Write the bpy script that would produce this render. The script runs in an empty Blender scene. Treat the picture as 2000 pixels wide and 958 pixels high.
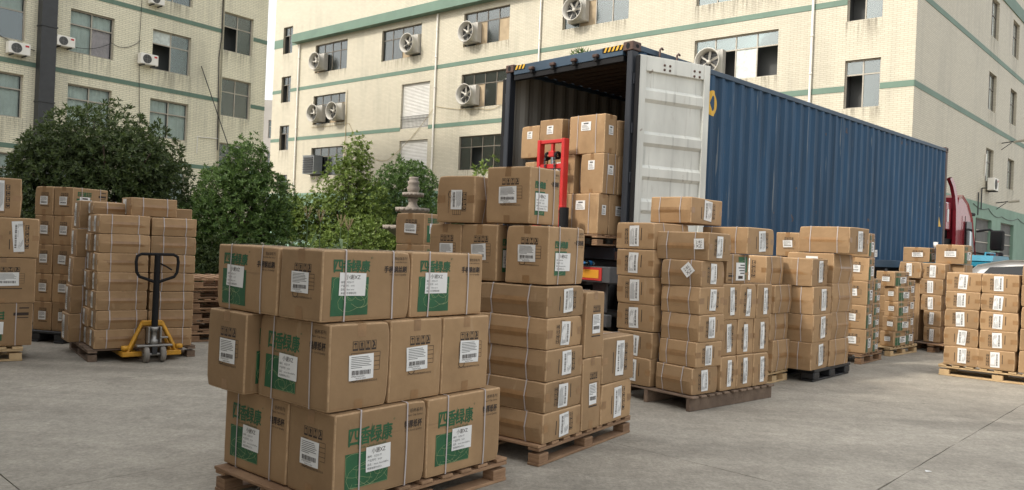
import bpy, math, random
from mathutils import Vector, Matrix, noise
SC = bpy.context.scene
COL = SC.collection
RND = random.Random(11)
rad = math.radians

# ------------------------------------------------------------------ camera
CAM_H = 1.5
ROLL = math.atan(.042)
cam = bpy.data.cameras.new('camera')
cam.sensor_fit = 'HORIZONTAL'
cam.sensor_width = 36.0
cam.lens = 36.0 * 1530.0 / 2000.0
cam.clip_start = .05
cam.clip_end = 1500
camera = bpy.data.objects.new('camera', cam)
COL.objects.link(camera)
camera.matrix_world = Matrix(((math.cos(ROLL), -math.sin(ROLL), 0, 0),
                              (0, 0, -1, 0),
                              (math.sin(ROLL), math.cos(ROLL), 0, CAM_H),
                              (0, 0, 0, 1)))
SC.camera = camera
# ------------------------------------------------------------------ sky and sun (hazy daylight from the left rear)
SUN_EL, SUN_TX, SUN_TY = rad(40), .88, .475      # light travels towards (+x, +y)
world = bpy.data.worlds.new('World')
SC.world = world
world.use_nodes = True
wn = world.node_tree
bg = wn.nodes['Background']
sky = wn.nodes.new('ShaderNodeTexSky')
sky.sky_type = 'NISHITA'
sky.sun_disc = False
sky.sun_elevation = SUN_EL
sky.sun_rotation = math.atan2(-SUN_TX, -SUN_TY)
sky.air_density = 1.2
sky.dust_density = 6.0
sky.ozone_density = .8
hs = wn.nodes.new('ShaderNodeHueSaturation')
hs.inputs['Saturation'].default_value = .42
wn.links.new(sky.outputs[0], hs.inputs['Color'])
hz_ = wn.nodes.new('ShaderNodeMix')                 # summer haze: the sky is mostly an even pale veil
hz_.data_type = 'RGBA'
hz_.inputs[0].default_value = .55
hz_.inputs[7].default_value = (5.1, 5.1, 5.05, 1)
wn.links.new(hs.outputs[0], hz_.inputs[6])
wn.links.new(hz_.outputs[2], bg.inputs['Color'])
bg.inputs['Strength'].default_value = .15
sl = bpy.data.lights.new('sun', 'SUN')
sl.energy = 1.3
sl.angle = rad(6)
sl.color = (1, .93, .82)
sun = bpy.data.objects.new('sun', sl)
COL.objects.link(sun)
dv = Vector((SUN_TX * math.cos(SUN_EL), SUN_TY * math.cos(SUN_EL), -math.sin(SUN_EL)))
sun.rotation_euler = dv.to_track_quat('-Z', 'Y').to_euler()
SC.view_settings.view_transform = 'Standard'
SC.view_settings.look = 'None'
SC.view_settings.exposure = 1.05
SC.view_settings.gamma = 1
SC.render.engine = 'CYCLES'
SC.cycles.use_denoising = True
SC.cycles.max_bounces = 7
SC.cycles.diffuse_bounces = 4
SC.cycles.transparent_max_bounces = 12
SC.cycles.caustics_reflective = False
SC.cycles.caustics_refractive = False

# ------------------------------------------------------------------ text outlines (before the scene fills up)
TEXT = {}
def load_texts(strings, bold=0.):
    obs = []
    for s in strings:
        cu = bpy.data.curves.new('t', 'FONT')
        cu.body = s
        cu.size = 1
        cu.resolution_u = 1
        cu.offset = bold
        o = bpy.data.objects.new('t', cu)
        COL.objects.link(o)
        obs.append((s, o))
    dg = bpy.context.evaluated_depsgraph_get()
    for s, o in obs:
        me = o.evaluated_get(dg).to_mesh()
        vs = [(v.co.x, v.co.y) for v in me.vertices]
        fs = [tuple(p.vertices) for p in me.polygons]
        o.evaluated_get(dg).to_mesh_clear()
        if vs:
            x0 = min(v[0] for v in vs); x1 = max(v[0] for v in vs)
            y0 = min(v[1] for v in vs); y1 = max(v[1] for v in vs)
            w = max(x1 - x0, 1e-5); h = max(y1 - y0, 1e-5)
            TEXT[s] = ([((x - x0) / w, 1 - (y - y0) / h) for x, y in vs], fs, w / h)
        cu = o.data
        bpy.data.objects.remove(o)
        bpy.data.curves.remove(cu)
LOGO = ['四', '香', '绿', '康']
STRS = LOGO + ['®', 'Green Candied Health', '纸杯系列', 'Paper Cup Series', '特厚纸杯', '100% Good Quality',
        '钢丝球系列', 'Steel wire Ball Series', '手柄钢丝刷', '一次性系列', 'Disposable Series', '一次性双向碗',
        '小谢XZ', '编号：XZ25-77', '产品货号：0129', '品名：vasos desechables', '特厚纸杯20只入',
        '编号：XZ25-79', '产品货号：0193', '品名：fibra inox', '美益卡手柄钢丝刷',
        '编号：XZ25-74', '产品货号：0317', '品名：Bowl desechables', '一次性双向碗10只入',
        '6942619601299', 'MADE IN CHINA', 'ISO9001 国际质量管理体系认证企业', '25-7L', '2:8S', 'XZ', '12', '22G1', 'CAUTION']
load_texts(STRS)

# ------------------------------------------------------------------ materials
MATS = {}
def nd(nt, t, **kw):
    n = nt.nodes.new(t)
    for k, v in kw.items():
        setattr(n, k, v)
    return n
def mat(name, col, rough=.7, metal=0., spec=.5, var=0., vscale=3., bump=0., bscale=60., rnd=0., col2=None, stretch=(1, 1, 1), coat=0., detail=4.):
    """plain procedural material: base colour broken up by noise, optional relief and per-object variation"""
    if name in MATS:
        return MATS[name]
    m = bpy.data.materials.new(name)
    m.use_nodes = True
    nt = m.node_tree
    b = nt.nodes['Principled BSDF']
    b.inputs['Roughness'].default_value = rough
    b.inputs['Metallic'].default_value = metal
    b.inputs['Specular IOR Level'].default_value = spec
    b.inputs['Coat Weight'].default_value = coat
    tc = nd(nt, 'ShaderNodeTexCoord')
    mp = nd(nt, 'ShaderNodeMapping')
    mp.inputs['Scale'].default_value = stretch
    nt.links.new(tc.outputs['Object'], mp.inputs[0])
    c = (*col, 1)
    if var or col2 or rnd:
        nz = nd(nt, 'ShaderNodeTexNoise')
        nz.inputs['Scale'].default_value = vscale
        nz.inputs['Detail'].default_value = detail
        nz.inputs['Roughness'].default_value = .65
        nt.links.new(mp.outputs[0], nz.inputs['Vector'])
        mx = nd(nt, 'ShaderNodeMix', data_type='RGBA')
        a = col if col2 else tuple(x * (1 - var) for x in col)
        z = col2 if col2 else tuple(min(x * (1 + var), 1) for x in col)
        mx.inputs[6].default_value = (*a, 1)
        mx.inputs[7].default_value = (*z, 1)
        rp = nd(nt, 'ShaderNodeMapRange')
        rp.inputs[1].default_value = .3
        rp.inputs[2].default_value = .7
        nt.links.new(nz.outputs[0], rp.inputs[0])
        nt.links.new(rp.outputs[0], mx.inputs[0])
        out = mx.outputs[2]
        if rnd:
            oi = nd(nt, 'ShaderNodeObjectInfo')
            mr = nd(nt, 'ShaderNodeMapRange')
            mr.inputs[3].default_value = 1 - rnd
            mr.inputs[4].default_value = 1 + rnd
            nt.links.new(oi.outputs['Random'], mr.inputs[0])
            hv = nd(nt, 'ShaderNodeHueSaturation')
            nt.links.new(mr.outputs[0], hv.inputs['Value'])
            nt.links.new(out, hv.inputs['Color'])
            out = hv.outputs[0]
        nt.links.new(out, b.inputs['Base Color'])
    else:
        b.inputs['Base Color'].default_value = c
    if bump:
        n2 = nd(nt, 'ShaderNodeTexNoise')
        n2.inputs['Scale'].default_value = bscale
        n2.inputs['Detail'].default_value = 3
        nt.links.new(mp.outputs[0], n2.inputs['Vector'])
        bp = nd(nt, 'ShaderNodeBump')
        bp.inputs['Strength'].default_value = bump
        bp.inputs['Distance'].default_value = .01
        nt.links.new(n2.outputs[0], bp.inputs['Height'])
        nt.links.new(bp.outputs[0], b.inputs['Normal'])
    MATS[name] = m
    return m

def kraft_mat():
    m = mat('cardboard', (.297, .190, .099), .78, spec=.3, var=.10, vscale=4, rnd=.17, bump=.16, bscale=22, col2=(.362, .234, .124))
    nt = m.node_tree; b = nt.nodes['Principled BSDF']
    src = b.inputs['Base Color'].links[0].from_socket
    tc = nd(nt, 'ShaderNodeTexCoord'); oi = nd(nt, 'ShaderNodeObjectInfo')
    ad = nd(nt, 'ShaderNodeVectorMath', operation='ADD'); nt.links.new(tc.outputs['Object'], ad.inputs[0])
    sc_ = nd(nt, 'ShaderNodeMath', operation='MULTIPLY'); sc_.inputs[1].default_value = 40; nt.links.new(oi.outputs['Random'], sc_.inputs[0]); nt.links.new(sc_.outputs[0], ad.inputs[1])
    for (scale, lo, hi, amt, colr, st) in ((2.2, .56, .70, .45, (.20, .125, .065), (1, 1, 1)), (9, .66, .74, .4, (.47, .34, .21), (1, 1, .25)), (5, .68, .72, .35, (.17, .11, .06), (.3, .3, 2.5))):
        mp = nd(nt, 'ShaderNodeMapping'); mp.inputs['Scale'].default_value = st; nt.links.new(ad.outputs[0], mp.inputs[0])
        n = nd(nt, 'ShaderNodeTexNoise'); n.inputs['Scale'].default_value = scale; n.inputs['Detail'].default_value = 5; nt.links.new(mp.outputs[0], n.inputs['Vector'])
        r = nd(nt, 'ShaderNodeMapRange'); r.inputs[1].default_value = lo; r.inputs[2].default_value = hi; r.inputs[4].default_value = amt; nt.links.new(n.outputs[0], r.inputs[0])
        mx = nd(nt, 'ShaderNodeMix', data_type='RGBA'); mx.inputs[7].default_value = (*colr, 1); nt.links.new(r.outputs[0], mx.inputs[0]); nt.links.new(src, mx.inputs[6]); src = mx.outputs[2]
    nt.links.new(src, b.inputs['Base Color'])
    return m
KRAFT = kraft_mat()
KEDGE = mat('cardboard_edge', (.45, .30, .17), .8, spec=.3, var=.2, vscale=40, rnd=.08)
TAPE = mat('packing_tape', (.27, .155, .07), .32, spec=.5, var=.15, vscale=12, rnd=.1)
STRAP = mat('strap_plastic', (.45, .405, .395), .4, var=.08, vscale=8)
INK = mat('black_ink', (.035, .022, .015), .7, var=.3, vscale=30)
GREEN = mat('green_ink', (.016, .095, .036), .6, var=.18, vscale=9)
LINE = mat('line_ink', (.26, .33, .16), .7)
PAPER = mat('label_paper', (.72, .72, .70), .6, var=.05, vscale=6)
GREYINK = mat('grey_ink', (.10, .10, .10), .7)
WOOD = mat('pallet_wood', (.19, .105, .055), .85, var=.3, vscale=6, bump=.4, bscale=30, rnd=.25, col2=(.34, .21, .118), stretch=(1, 1, 6))
WOODL = mat('pallet_wood_light', (.44, .30, .155), .8, var=.3, vscale=6, bump=.3, bscale=30, rnd=.12, col2=(.55, .40, .22))
WOODG = mat('pallet_wood_grey', (.12, .08, .055), .9, var=.3, vscale=6, bump=.4, bscale=30, rnd=.25, col2=(.22, .155, .108))
PLAST = mat('black_plastic', (.018, .019, .021), .5, var=.2, vscale=8)

# ------------------------------------------------------------------ mesh helpers
class MB:
    def __init__(s, xf=None):
        s.v = []; s.f = []; s.m = []; s.sm = []; s.mats = []; s.xf = xf
    def mi(s, m):
        if m not in s.mats:
            s.mats.append(m)
        return s.mats.index(m)
    def add(s, vs, fs, m, smooth=False):
        b = len(s.v)
        if s.xf:
            vs = [s.xf(*p) for p in vs]
        s.v.extend(tuple(p) for p in vs)
        k = s.mi(m)
        for f in fs:
            s.f.append(tuple(i + b for i in f)); s.m.append(k); s.sm.append(smooth)
    def quad(s, a, b, c, d, m):
        s.add([a, b, c, d], [(0, 1, 2, 3)], m)
    def box(s, x0, y0, z0, x1, y1, z1, m):
        v = [(x0, y0, z0), (x1, y0, z0), (x1, y1, z0), (x0, y1, z0), (x0, y0, z1), (x1, y0, z1), (x1, y1, z1), (x0, y1, z1)]
        s.add(v, [(3, 2, 1, 0), (4, 5, 6, 7), (0, 1, 5, 4), (1, 2, 6, 5), (2, 3, 7, 6), (3, 0, 4, 7)], m)
    def cbox(s, x0, y0, z0, x1, y1, z1, m, c=.006):
        """box with chamfered edges (one smooth bevel)"""
        X = (x0, x1); Y = (y0, y1); Z = (z0, z1)
        vs = []; idx = {}
        for i in (0, 1):
            for j in (0, 1):
                for k in (0, 1):
                    sx = c if i == 0 else -c; sy = c if j == 0 else -c; sz = c if k == 0 else -c
                    for ax in range(3):
                        p = [X[i] + sx, Y[j] + sy, Z[k] + sz]
                        p[ax] = (X[i], Y[j], Z[k])[ax]
                        idx[(i, j, k, ax)] = len(vs); vs.append(tuple(p))
        f = []
        for ax in range(3):
            o = [a for a in range(3) if a != ax]
            for e in (0, 1):
                q = []
                for (p, r) in ((0, 0), (1, 0), (1, 1), (0, 1)):
                    t = [0, 0, 0]; t[ax] = e; t[o[0]] = p; t[o[1]] = r
                    q.append(idx[(*t, ax)])
                if (e == 0) == (ax != 1):
                    q.reverse()
                f.append(tuple(q))
        for ax in range(3):
            o = [a for a in range(3) if a != ax]
            for p in (0, 1):
                for r in (0, 1):
                    t0 = [0, 0, 0]; t1 = [0, 0, 0]
                    t0[ax] = 0; t1[ax] = 1
                    for t in (t0, t1):
                        t[o[0]] = p; t[o[1]] = r
                    q = [idx[(*t0, o[0])], idx[(*t1, o[0])], idx[(*t1, o[1])], idx[(*t0, o[1])]]
                    f.append(tuple(q))
        for i in (0, 1):
            for j in (0, 1):
                for k in (0, 1):
                    f.append(tuple(idx[(i, j, k, a)] for a in range(3)))
        s.add(vs, f, m)
    def tube(s, pts, r, m, n=8, cap=True):
        pts = [Vector(p) for p in pts]
        rr = r if isinstance(r, (list, tuple)) else [r] * len(pts)
        vs = []
        up = None
        for i, p in enumerate(pts):
            t = (pts[min(i + 1, len(pts) - 1)] - pts[max(i - 1, 0)])
            if t.length < 1e-9:
                t = Vector((0, 0, 1))
            t.normalize()
            if up is None:
                up = Vector((0, 0, 1)) if abs(t.z) < .9 else Vector((1, 0, 0))
            a = t.cross(up)
            if a.length < 1e-6:
                a = t.orthogonal()
            a.normalize()
            b = a.cross(t)
            up = b
            for k in range(n):
                g = 2 * math.pi * k / n
                vs.append(p + (a * math.cos(g) + b * math.sin(g)) * rr[i])
        fs = []
        for i in range(len(pts) - 1):
            for k in range(n):
                fs.append((i * n + k, i * n + (k + 1) % n, (i + 1) * n + (k + 1) % n, (i + 1) * n + k))
        s.add(vs, fs, m, True)
        if cap:
            L = (len(pts) - 1) * n
            s.add(vs[:n], [tuple(range(n))], m)
            s.add(vs[L:], [tuple(reversed(range(n)))], m)
    def lathe(s, c, axis, prof, m, n=24, smooth=True):
        """prof: (r, h) along axis vector from c"""
        ax = Vector(axis).normalized()
        a = ax.orthogonal().normalized(); b = ax.cross(a)
        c = Vector(c)
        vs = []
        for (r, h) in prof:
            for k in range(n):
                g = 2 * math.pi * k / n
                vs.append(c + ax * h + (a * math.cos(g) + b * math.sin(g)) * r)
        fs = []
        for i in range(len(prof) - 1):
            for k in range(n):
                fs.append((i * n + k, i * n + (k + 1) % n, (i + 1) * n + (k + 1) % n, (i + 1) * n + k))
        s.add(vs, fs, m, smooth)
    def prism(s, poly, axis, a0, a1, m):
        """poly: 2D points in the two other axes, extruded along axis"""
        def P(p, h):
            if axis == 'x': return (h, p[0], p[1])
            if axis == 'y': return (p[0], h, p[1])
            return (p[0], p[1], h)
        n = len(poly)
        vs = [P(p, a0) for p in poly] + [P(p, a1) for p in poly]
        fs = [tuple(range(n)), tuple(reversed(range(n, 2 * n)))]
        for i in range(n):
            fs.append((i, i + n, (i + 1) % n + n, (i + 1) % n))
        s.add(vs, fs, m)
    def build(s, name, parent=None, uv=None):
        me = bpy.data.meshes.new(name)
        me.from_pydata(s.v, [], s.f)
        for m in s.mats:
            me.materials.append(m)
        me.polygons.foreach_set('material_index', s.m)
        me.polygons.foreach_set('use_smooth', s.sm)
        if uv:
            ul = me.uv_layers.new(name='uv')
            co = [uv(me.vertices[l.vertex_index].co) for l in me.loops]
            ul.data.foreach_set('uv', [x for p in co for x in p])
        me.update()
        o = bpy.data.objects.new(name, me)
        COL.objects.link(o)
        if parent:
            o.parent = parent
        return o
def empty(name, loc, rz=0.):
    o = bpy.data.objects.new(name, None)
    COL.objects.link(o)
    o.location = loc
    o.rotation_euler = (0, 0, rz)
    o.empty_display_size = .1
    return o
def tag(o, label=None, cat=None, group=None, kind=None):
    if label: o['label'] = label
    if cat: o['category'] = cat
    if group: o['group'] = group
    if kind: o['kind'] = kind
    return o
def axes(a):
    a = rad(a)
    return Vector((math.sin(a), math.cos(a))), Vector((-math.cos(a), math.sin(a)))
def yaw(a):
    return rad(90 - a)
def copy_tree(o, parent=None):
    c = o.copy()
    COL.objects.link(c)
    c.parent = parent
    for ch in o.children:
        copy_tree(ch, c)
    return c
# ------------------------------------------------------------------ cartons
def nvec(p, seed, amp):
    v = noise.noise_vector(Vector((p[0] * 2.1 + seed * 7.3, p[1] * 2.1 - seed * 3.1, p[2] * 2.1 + seed)))
    w = noise.noise_vector(Vector((p[0] * 8.5 - seed * 2.3, p[1] * 8.5 + seed * 5.1, p[2] * 8.5 - seed)))
    return v * amp + w * amp * .32
CUP = dict(series='纸杯系列', eng='Paper Cup Series', prod='特厚纸杯', lines=('编号：XZ25-77', '产品货号：0129', '品名：vasos desechables', '特厚纸杯20只入'),
           logo=(.14, .19, .60, .385), sub=True, panel=(.11, .47, .565, .875), label=(.32, .43, .585, .72))
STEEL = dict(series='钢丝球系列', eng='Steel wire Ball Series', prod='手柄钢丝刷', lines=('编号：XZ25-79', '产品货号：0193', '品名：fibra inox', '美益卡手柄钢丝刷'),
             logo=(.115, .135, .515, .305), sub=False, panel=(.095, .375, .505, .92), label=(.175, .315, .47, .64))
BOWL = dict(series='一次性系列', eng='Disposable Series', prod='一次性双向碗', lines=('编号：XZ25-74', '产品货号：0317', '品名：Bowl desechables', '一次性双向碗10只入'),
            logo=(.16, .25, .50, .37), sub=True, panel=(.155, .42, .47, .84), label=(.165, .45, .57, .76))
PRINTS = {'cup': CUP, 'steel': STEEL, 'bowl': BOWL, 'l1': CUP}
NEAR = ('cup', 'steel', 'bowl')

class Carton:
    def __init__(s, d1, d2, dz, lax, flap, seed, ridge):
        s.d = (d1, d2, dz); s.lax = lax; s.flap = flap; s.seed = seed; s.ridge = ridge
        s.cax = 3 - lax - flap                      # axis across the seam on the flap faces
        s.amp = .0062
    def surf(s, p, nrm_ax, off=0.):
        """point p (box centred in x,y, z from 0) on face nrm_ax/sign -> displaced, pushed out by off"""
        ax, sg = nrm_ax
        h = [d / 2 for d in s.d]
        c = [p[0], p[1], p[2] - h[2]]
        q = [max(-1, min(1, c[i] / h[i])) for i in range(3)]
        o = [i for i in range(3) if i != ax]
        b = .004 * (1 - q[o[0]] ** 2) * (1 - q[o[1]] ** 2)
        if ax == s.flap:
            b = s.ridge * (1 - abs(q[s.cax])) * (1 - abs(q[s.lax]) ** 8)
            if ax == 2 and sg < 0:
                b = 0
        r = [p[0], p[1], p[2]]
        if not (ax == 2 and sg < 0):
            r[ax] += sg * (b + off)
        n = nvec(p, s.seed, s.amp)
        nz = n.z * min(1, p[2] / .05) if p[2] < .05 else n.z * .5
        return (r[0] + n.x, r[1] + n.y, r[2] + nz)
    def body(s, parent, mat_=None, fine=False):
        r = .008
        d = s.d
        h = [x / 2 for x in d]
        mb = MB()
        lines = []
        for i in range(3):
            H = h[i]
            lines.append([-H, -H + r, -H + r + .012] + [H * k for k in ((-.75, -.5, -.25, 0, .25, .5, .75) if fine else (-.5, 0, .5))] + [H - r - .012, H - r, H])
        n_ = len(lines[0]) - 1
        rr = random.Random(s.seed)
        push = [(Vector((i * h[0], j * h[1], k * h[2])), Vector((-i, -j, -k * (1 if k > 0 else .0))) * rr.choice((0, .0, .003, .008))) for i in (-1, 1) for j in (-1, 1) for k in (-1, 1)]
        vid = {}
        def vert(p, ax, sg):
            key = (round(p[0], 5), round(p[1], 5), round(p[2], 5))
            if key in vid:
                return vid[key]
            q = [max(-(h[i] - r), min(h[i] - r, p[i])) for i in range(3)]
            e = Vector([p[i] - q[i] for i in range(3)])
            if e.length > r:
                e = e.normalized() * r
            w = (q[0] + e.x, q[1] + e.y, q[2] + e.z + h[2])
            cv = Vector(p)
            for c_, v_ in push:
                dd = (cv - c_).length
                if dd < .07:
                    k_ = (1 - dd / .07) ** 1.5
                    w = (w[0] + v_.x * k_, w[1] + v_.y * k_, w[2] + v_.z * k_)
            inner = sum(1 for i in range(3) if abs(abs(p[i]) - h[i]) < 1e-6)
            if inner == 1:
                w = s.surf(w, (ax, sg))
            else:
                n = nvec(w, s.seed, s.amp)
                w = (w[0] + n.x, w[1] + n.y, w[2] + (n.z * min(1, w[2] / .05) if w[2] < .05 else n.z * .5))
            vid[key] = len(mb.v); mb.v.append(w)
            return vid[key]
        k0 = mb.mi(mat_ or KRAFT); k1 = mb.mi(KEDGE)
        for ax in range(3):
            a, b = [i for i in range(3) if i != ax]
            for sg in (-1, 1):
                for i in range(n_):
                    for j in range(n_):
                        q = []
                        for (ii, jj) in ((i, j), (i + 1, j), (i + 1, j + 1), (i, j + 1)):
                            p = [0, 0, 0]
                            p[ax] = sg * h[ax]; p[a] = lines[a][ii]; p[b] = lines[b][jj]
                            q.append(vert(p, ax, sg))
                        if (sg > 0) == (ax == 1):
                            q.reverse()
                        edge = i in (0, n_ - 1) or j in (0, n_ - 1)
                        mb.f.append(tuple(q)); mb.m.append(k1 if edge else k0)
                        mb.sm.append(edge or ax != s.flap)
        return mb.build('box_body', parent)
    def strap(s, t, parent, w=.0095, off=.0062):
        d = s.d; h = [x / 2 for x in d]
        a, b = [i for i in range(3) if i != s.lax]
        loop = []
        for (ax, sg) in ((a, -1), (b, -1), (a, 1), (b, 1)):
            o = b if ax == a else a
            ds = (1, .5, 0, -.5, -1) if (ax, sg) in ((a, -1), (b, 1)) else (-1, -.5, 0, .5, 1)
            for k in ds:
                p = [0, 0, 0]; p[ax] = sg * h[ax]; p[o] = k * h[o]
                loop.append((p, ax, sg))
        mb = MB(); n = len(loop); vs = []
        wob = [RND.uniform(-.004, .004) for _ in range(n)]
        for i, (p, ax, sg) in enumerate(loop):
            for e in (-1, 1):
                q = list(p); q[s.lax] = t * d[s.lax] + e * w / 2 + wob[i - i % 5]
                q[2] += h[2]
                oo = off if not (ax == 2 and sg < 0) else 0
                v = s.surf(q, (ax, sg), oo)
                vs.append(v)
        fs = [(2 * i, 2 * i + 1, (2 * i + 3) % (2 * n), (2 * i + 2) % (2 * n)) for i in range(n)]
        mb.add(vs, fs, STRAP)
        return mb.build('strap', parent)
    def tape(s, parent, faces, ends):
        d = s.d; h = [x / 2 for x in d]; mb = MB(); w = .028
        for (ax, sg) in faces:
            for e in (-1, 1):
                vs = []
                for l in (-.985, -.5, 0, .5, .985):
                    for c in (0, e * w):
                        p = [0, 0, 0]; p[ax] = sg * h[ax]; p[s.lax] = l * h[s.lax]; p[s.cax] = c; p[2] += h[2]
                        vs.append(s.surf(p, (ax, sg), .0012))
                mb.add(vs, [(2 * i, 2 * i + 1, 2 * i + 3, 2 * i + 2) for i in range(4)], TAPE)
        for (ax, sg) in ends:                        # tabs folded over on the end faces
            for fs in (-1, 1):
                vs = []
                ln = RND.uniform(.05, .075)
                for k in (.99, 1 - ln / h[s.flap]):
                    for c in (-w, w):
                        p = [0, 0, 0]; p[ax] = sg * h[ax]; p[s.flap] = fs * k * h[s.flap]; p[s.cax] = c + RND.uniform(-.004, .004); p[2] += h[2]
                        vs.append(s.surf(p, (ax, sg), .0012))
                tb = MB(); tb.add(vs, [(0, 1, 3, 2)], TAPE); tb.build('tape_tab', parent)
        return mb.build('packing_tape', parent) if mb.v else None

def stroke(add, pts, w):
    for i in range(len(pts) - 1):
        (x0, y0), (x1, y1) = pts[i], pts[i + 1]
        L = math.hypot(x1 - x0, y1 - y0) or 1
        nx, ny = -(y1 - y0) / L * w / 2, (x1 - x0) / L * w / 2
        add([(x0 + nx, y0 + ny), (x1 + nx, y1 + ny), (x1 - nx, y1 - ny), (x0 - nx, y0 - ny)], [(0, 1, 2, 3)])

class Printer:
    """draws in metres on a face: (x right, y down) inside pw x ph"""
    def __init__(s, ct, face, rot):
        s.ct = ct; s.face = face; s.rot = rot
        fw = ct.d[1] if face == 'L' else ct.d[0]
        fh = ct.d[2]
        s.fw, s.fh = fw, fh
        s.pw, s.ph = (fh, fw) if rot in (1, 3) else (fw, fh)
        s.top = False
    def at(s, x, y, off):
        if s.rot == 1: u, v = s.fw - y, x
        elif s.rot == 3: u, v = y, s.fh - x
        elif s.rot == 2: u, v = s.fw - x, s.fh - y
        else: u, v = x, y
        d = s.ct.d
        if s.face == 'L':
            return s.ct.surf((-d[0] / 2, d[1] / 2 - u, d[2] - v), (0, -1), off)
        return s.ct.surf((-d[0] / 2 + u, -d[1] / 2, d[2] - v), (1, -1), off)
    def adder(s, mb, m, off):
        def add(pts, fs):
            mb.add([s.at(x, y, off) for x, y in pts], fs, m)
        return add
    def rect(s, mb, m, off, x0, y0, x1, y1, n=1, tilt=0.):
        pts = []; fs = []
        cx, cy = (x0 + x1) / 2, (y0 + y1) / 2
        ct, st = math.cos(tilt), math.sin(tilt)
        for j in range(n + 1):
            for i in range(n + 1):
                x = x0 + (x1 - x0) * i / n - cx; y = y0 + (y1 - y0) * j / n - cy
                pts.append((cx + x * ct - y * st, cy + x * st + y * ct))
        for j in range(n):
            for i in range(n):
                a = j * (n + 1) + i
                fs.append((a, a + 1, a + n + 2, a + n + 1))
        mb.add([s.at(x, y, off) for x, y in pts], fs, m)
    def text(s, mb, m, off, t, x0, y0, x1, y1, keep=True, right=False):
        if t not in TEXT:
            return
        vs, fs, asp = TEXT[t]
        w, h = x1 - x0, y1 - y0
        if keep:
            if w / h > asp:
                nw = h * asp
                if right: x0 = x1 - nw
                w = nw
            else:
                h = w / asp
        mb.add([s.at(x0 + a * w, y0 + b * h, off) for a, b in vs], fs, m)

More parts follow.
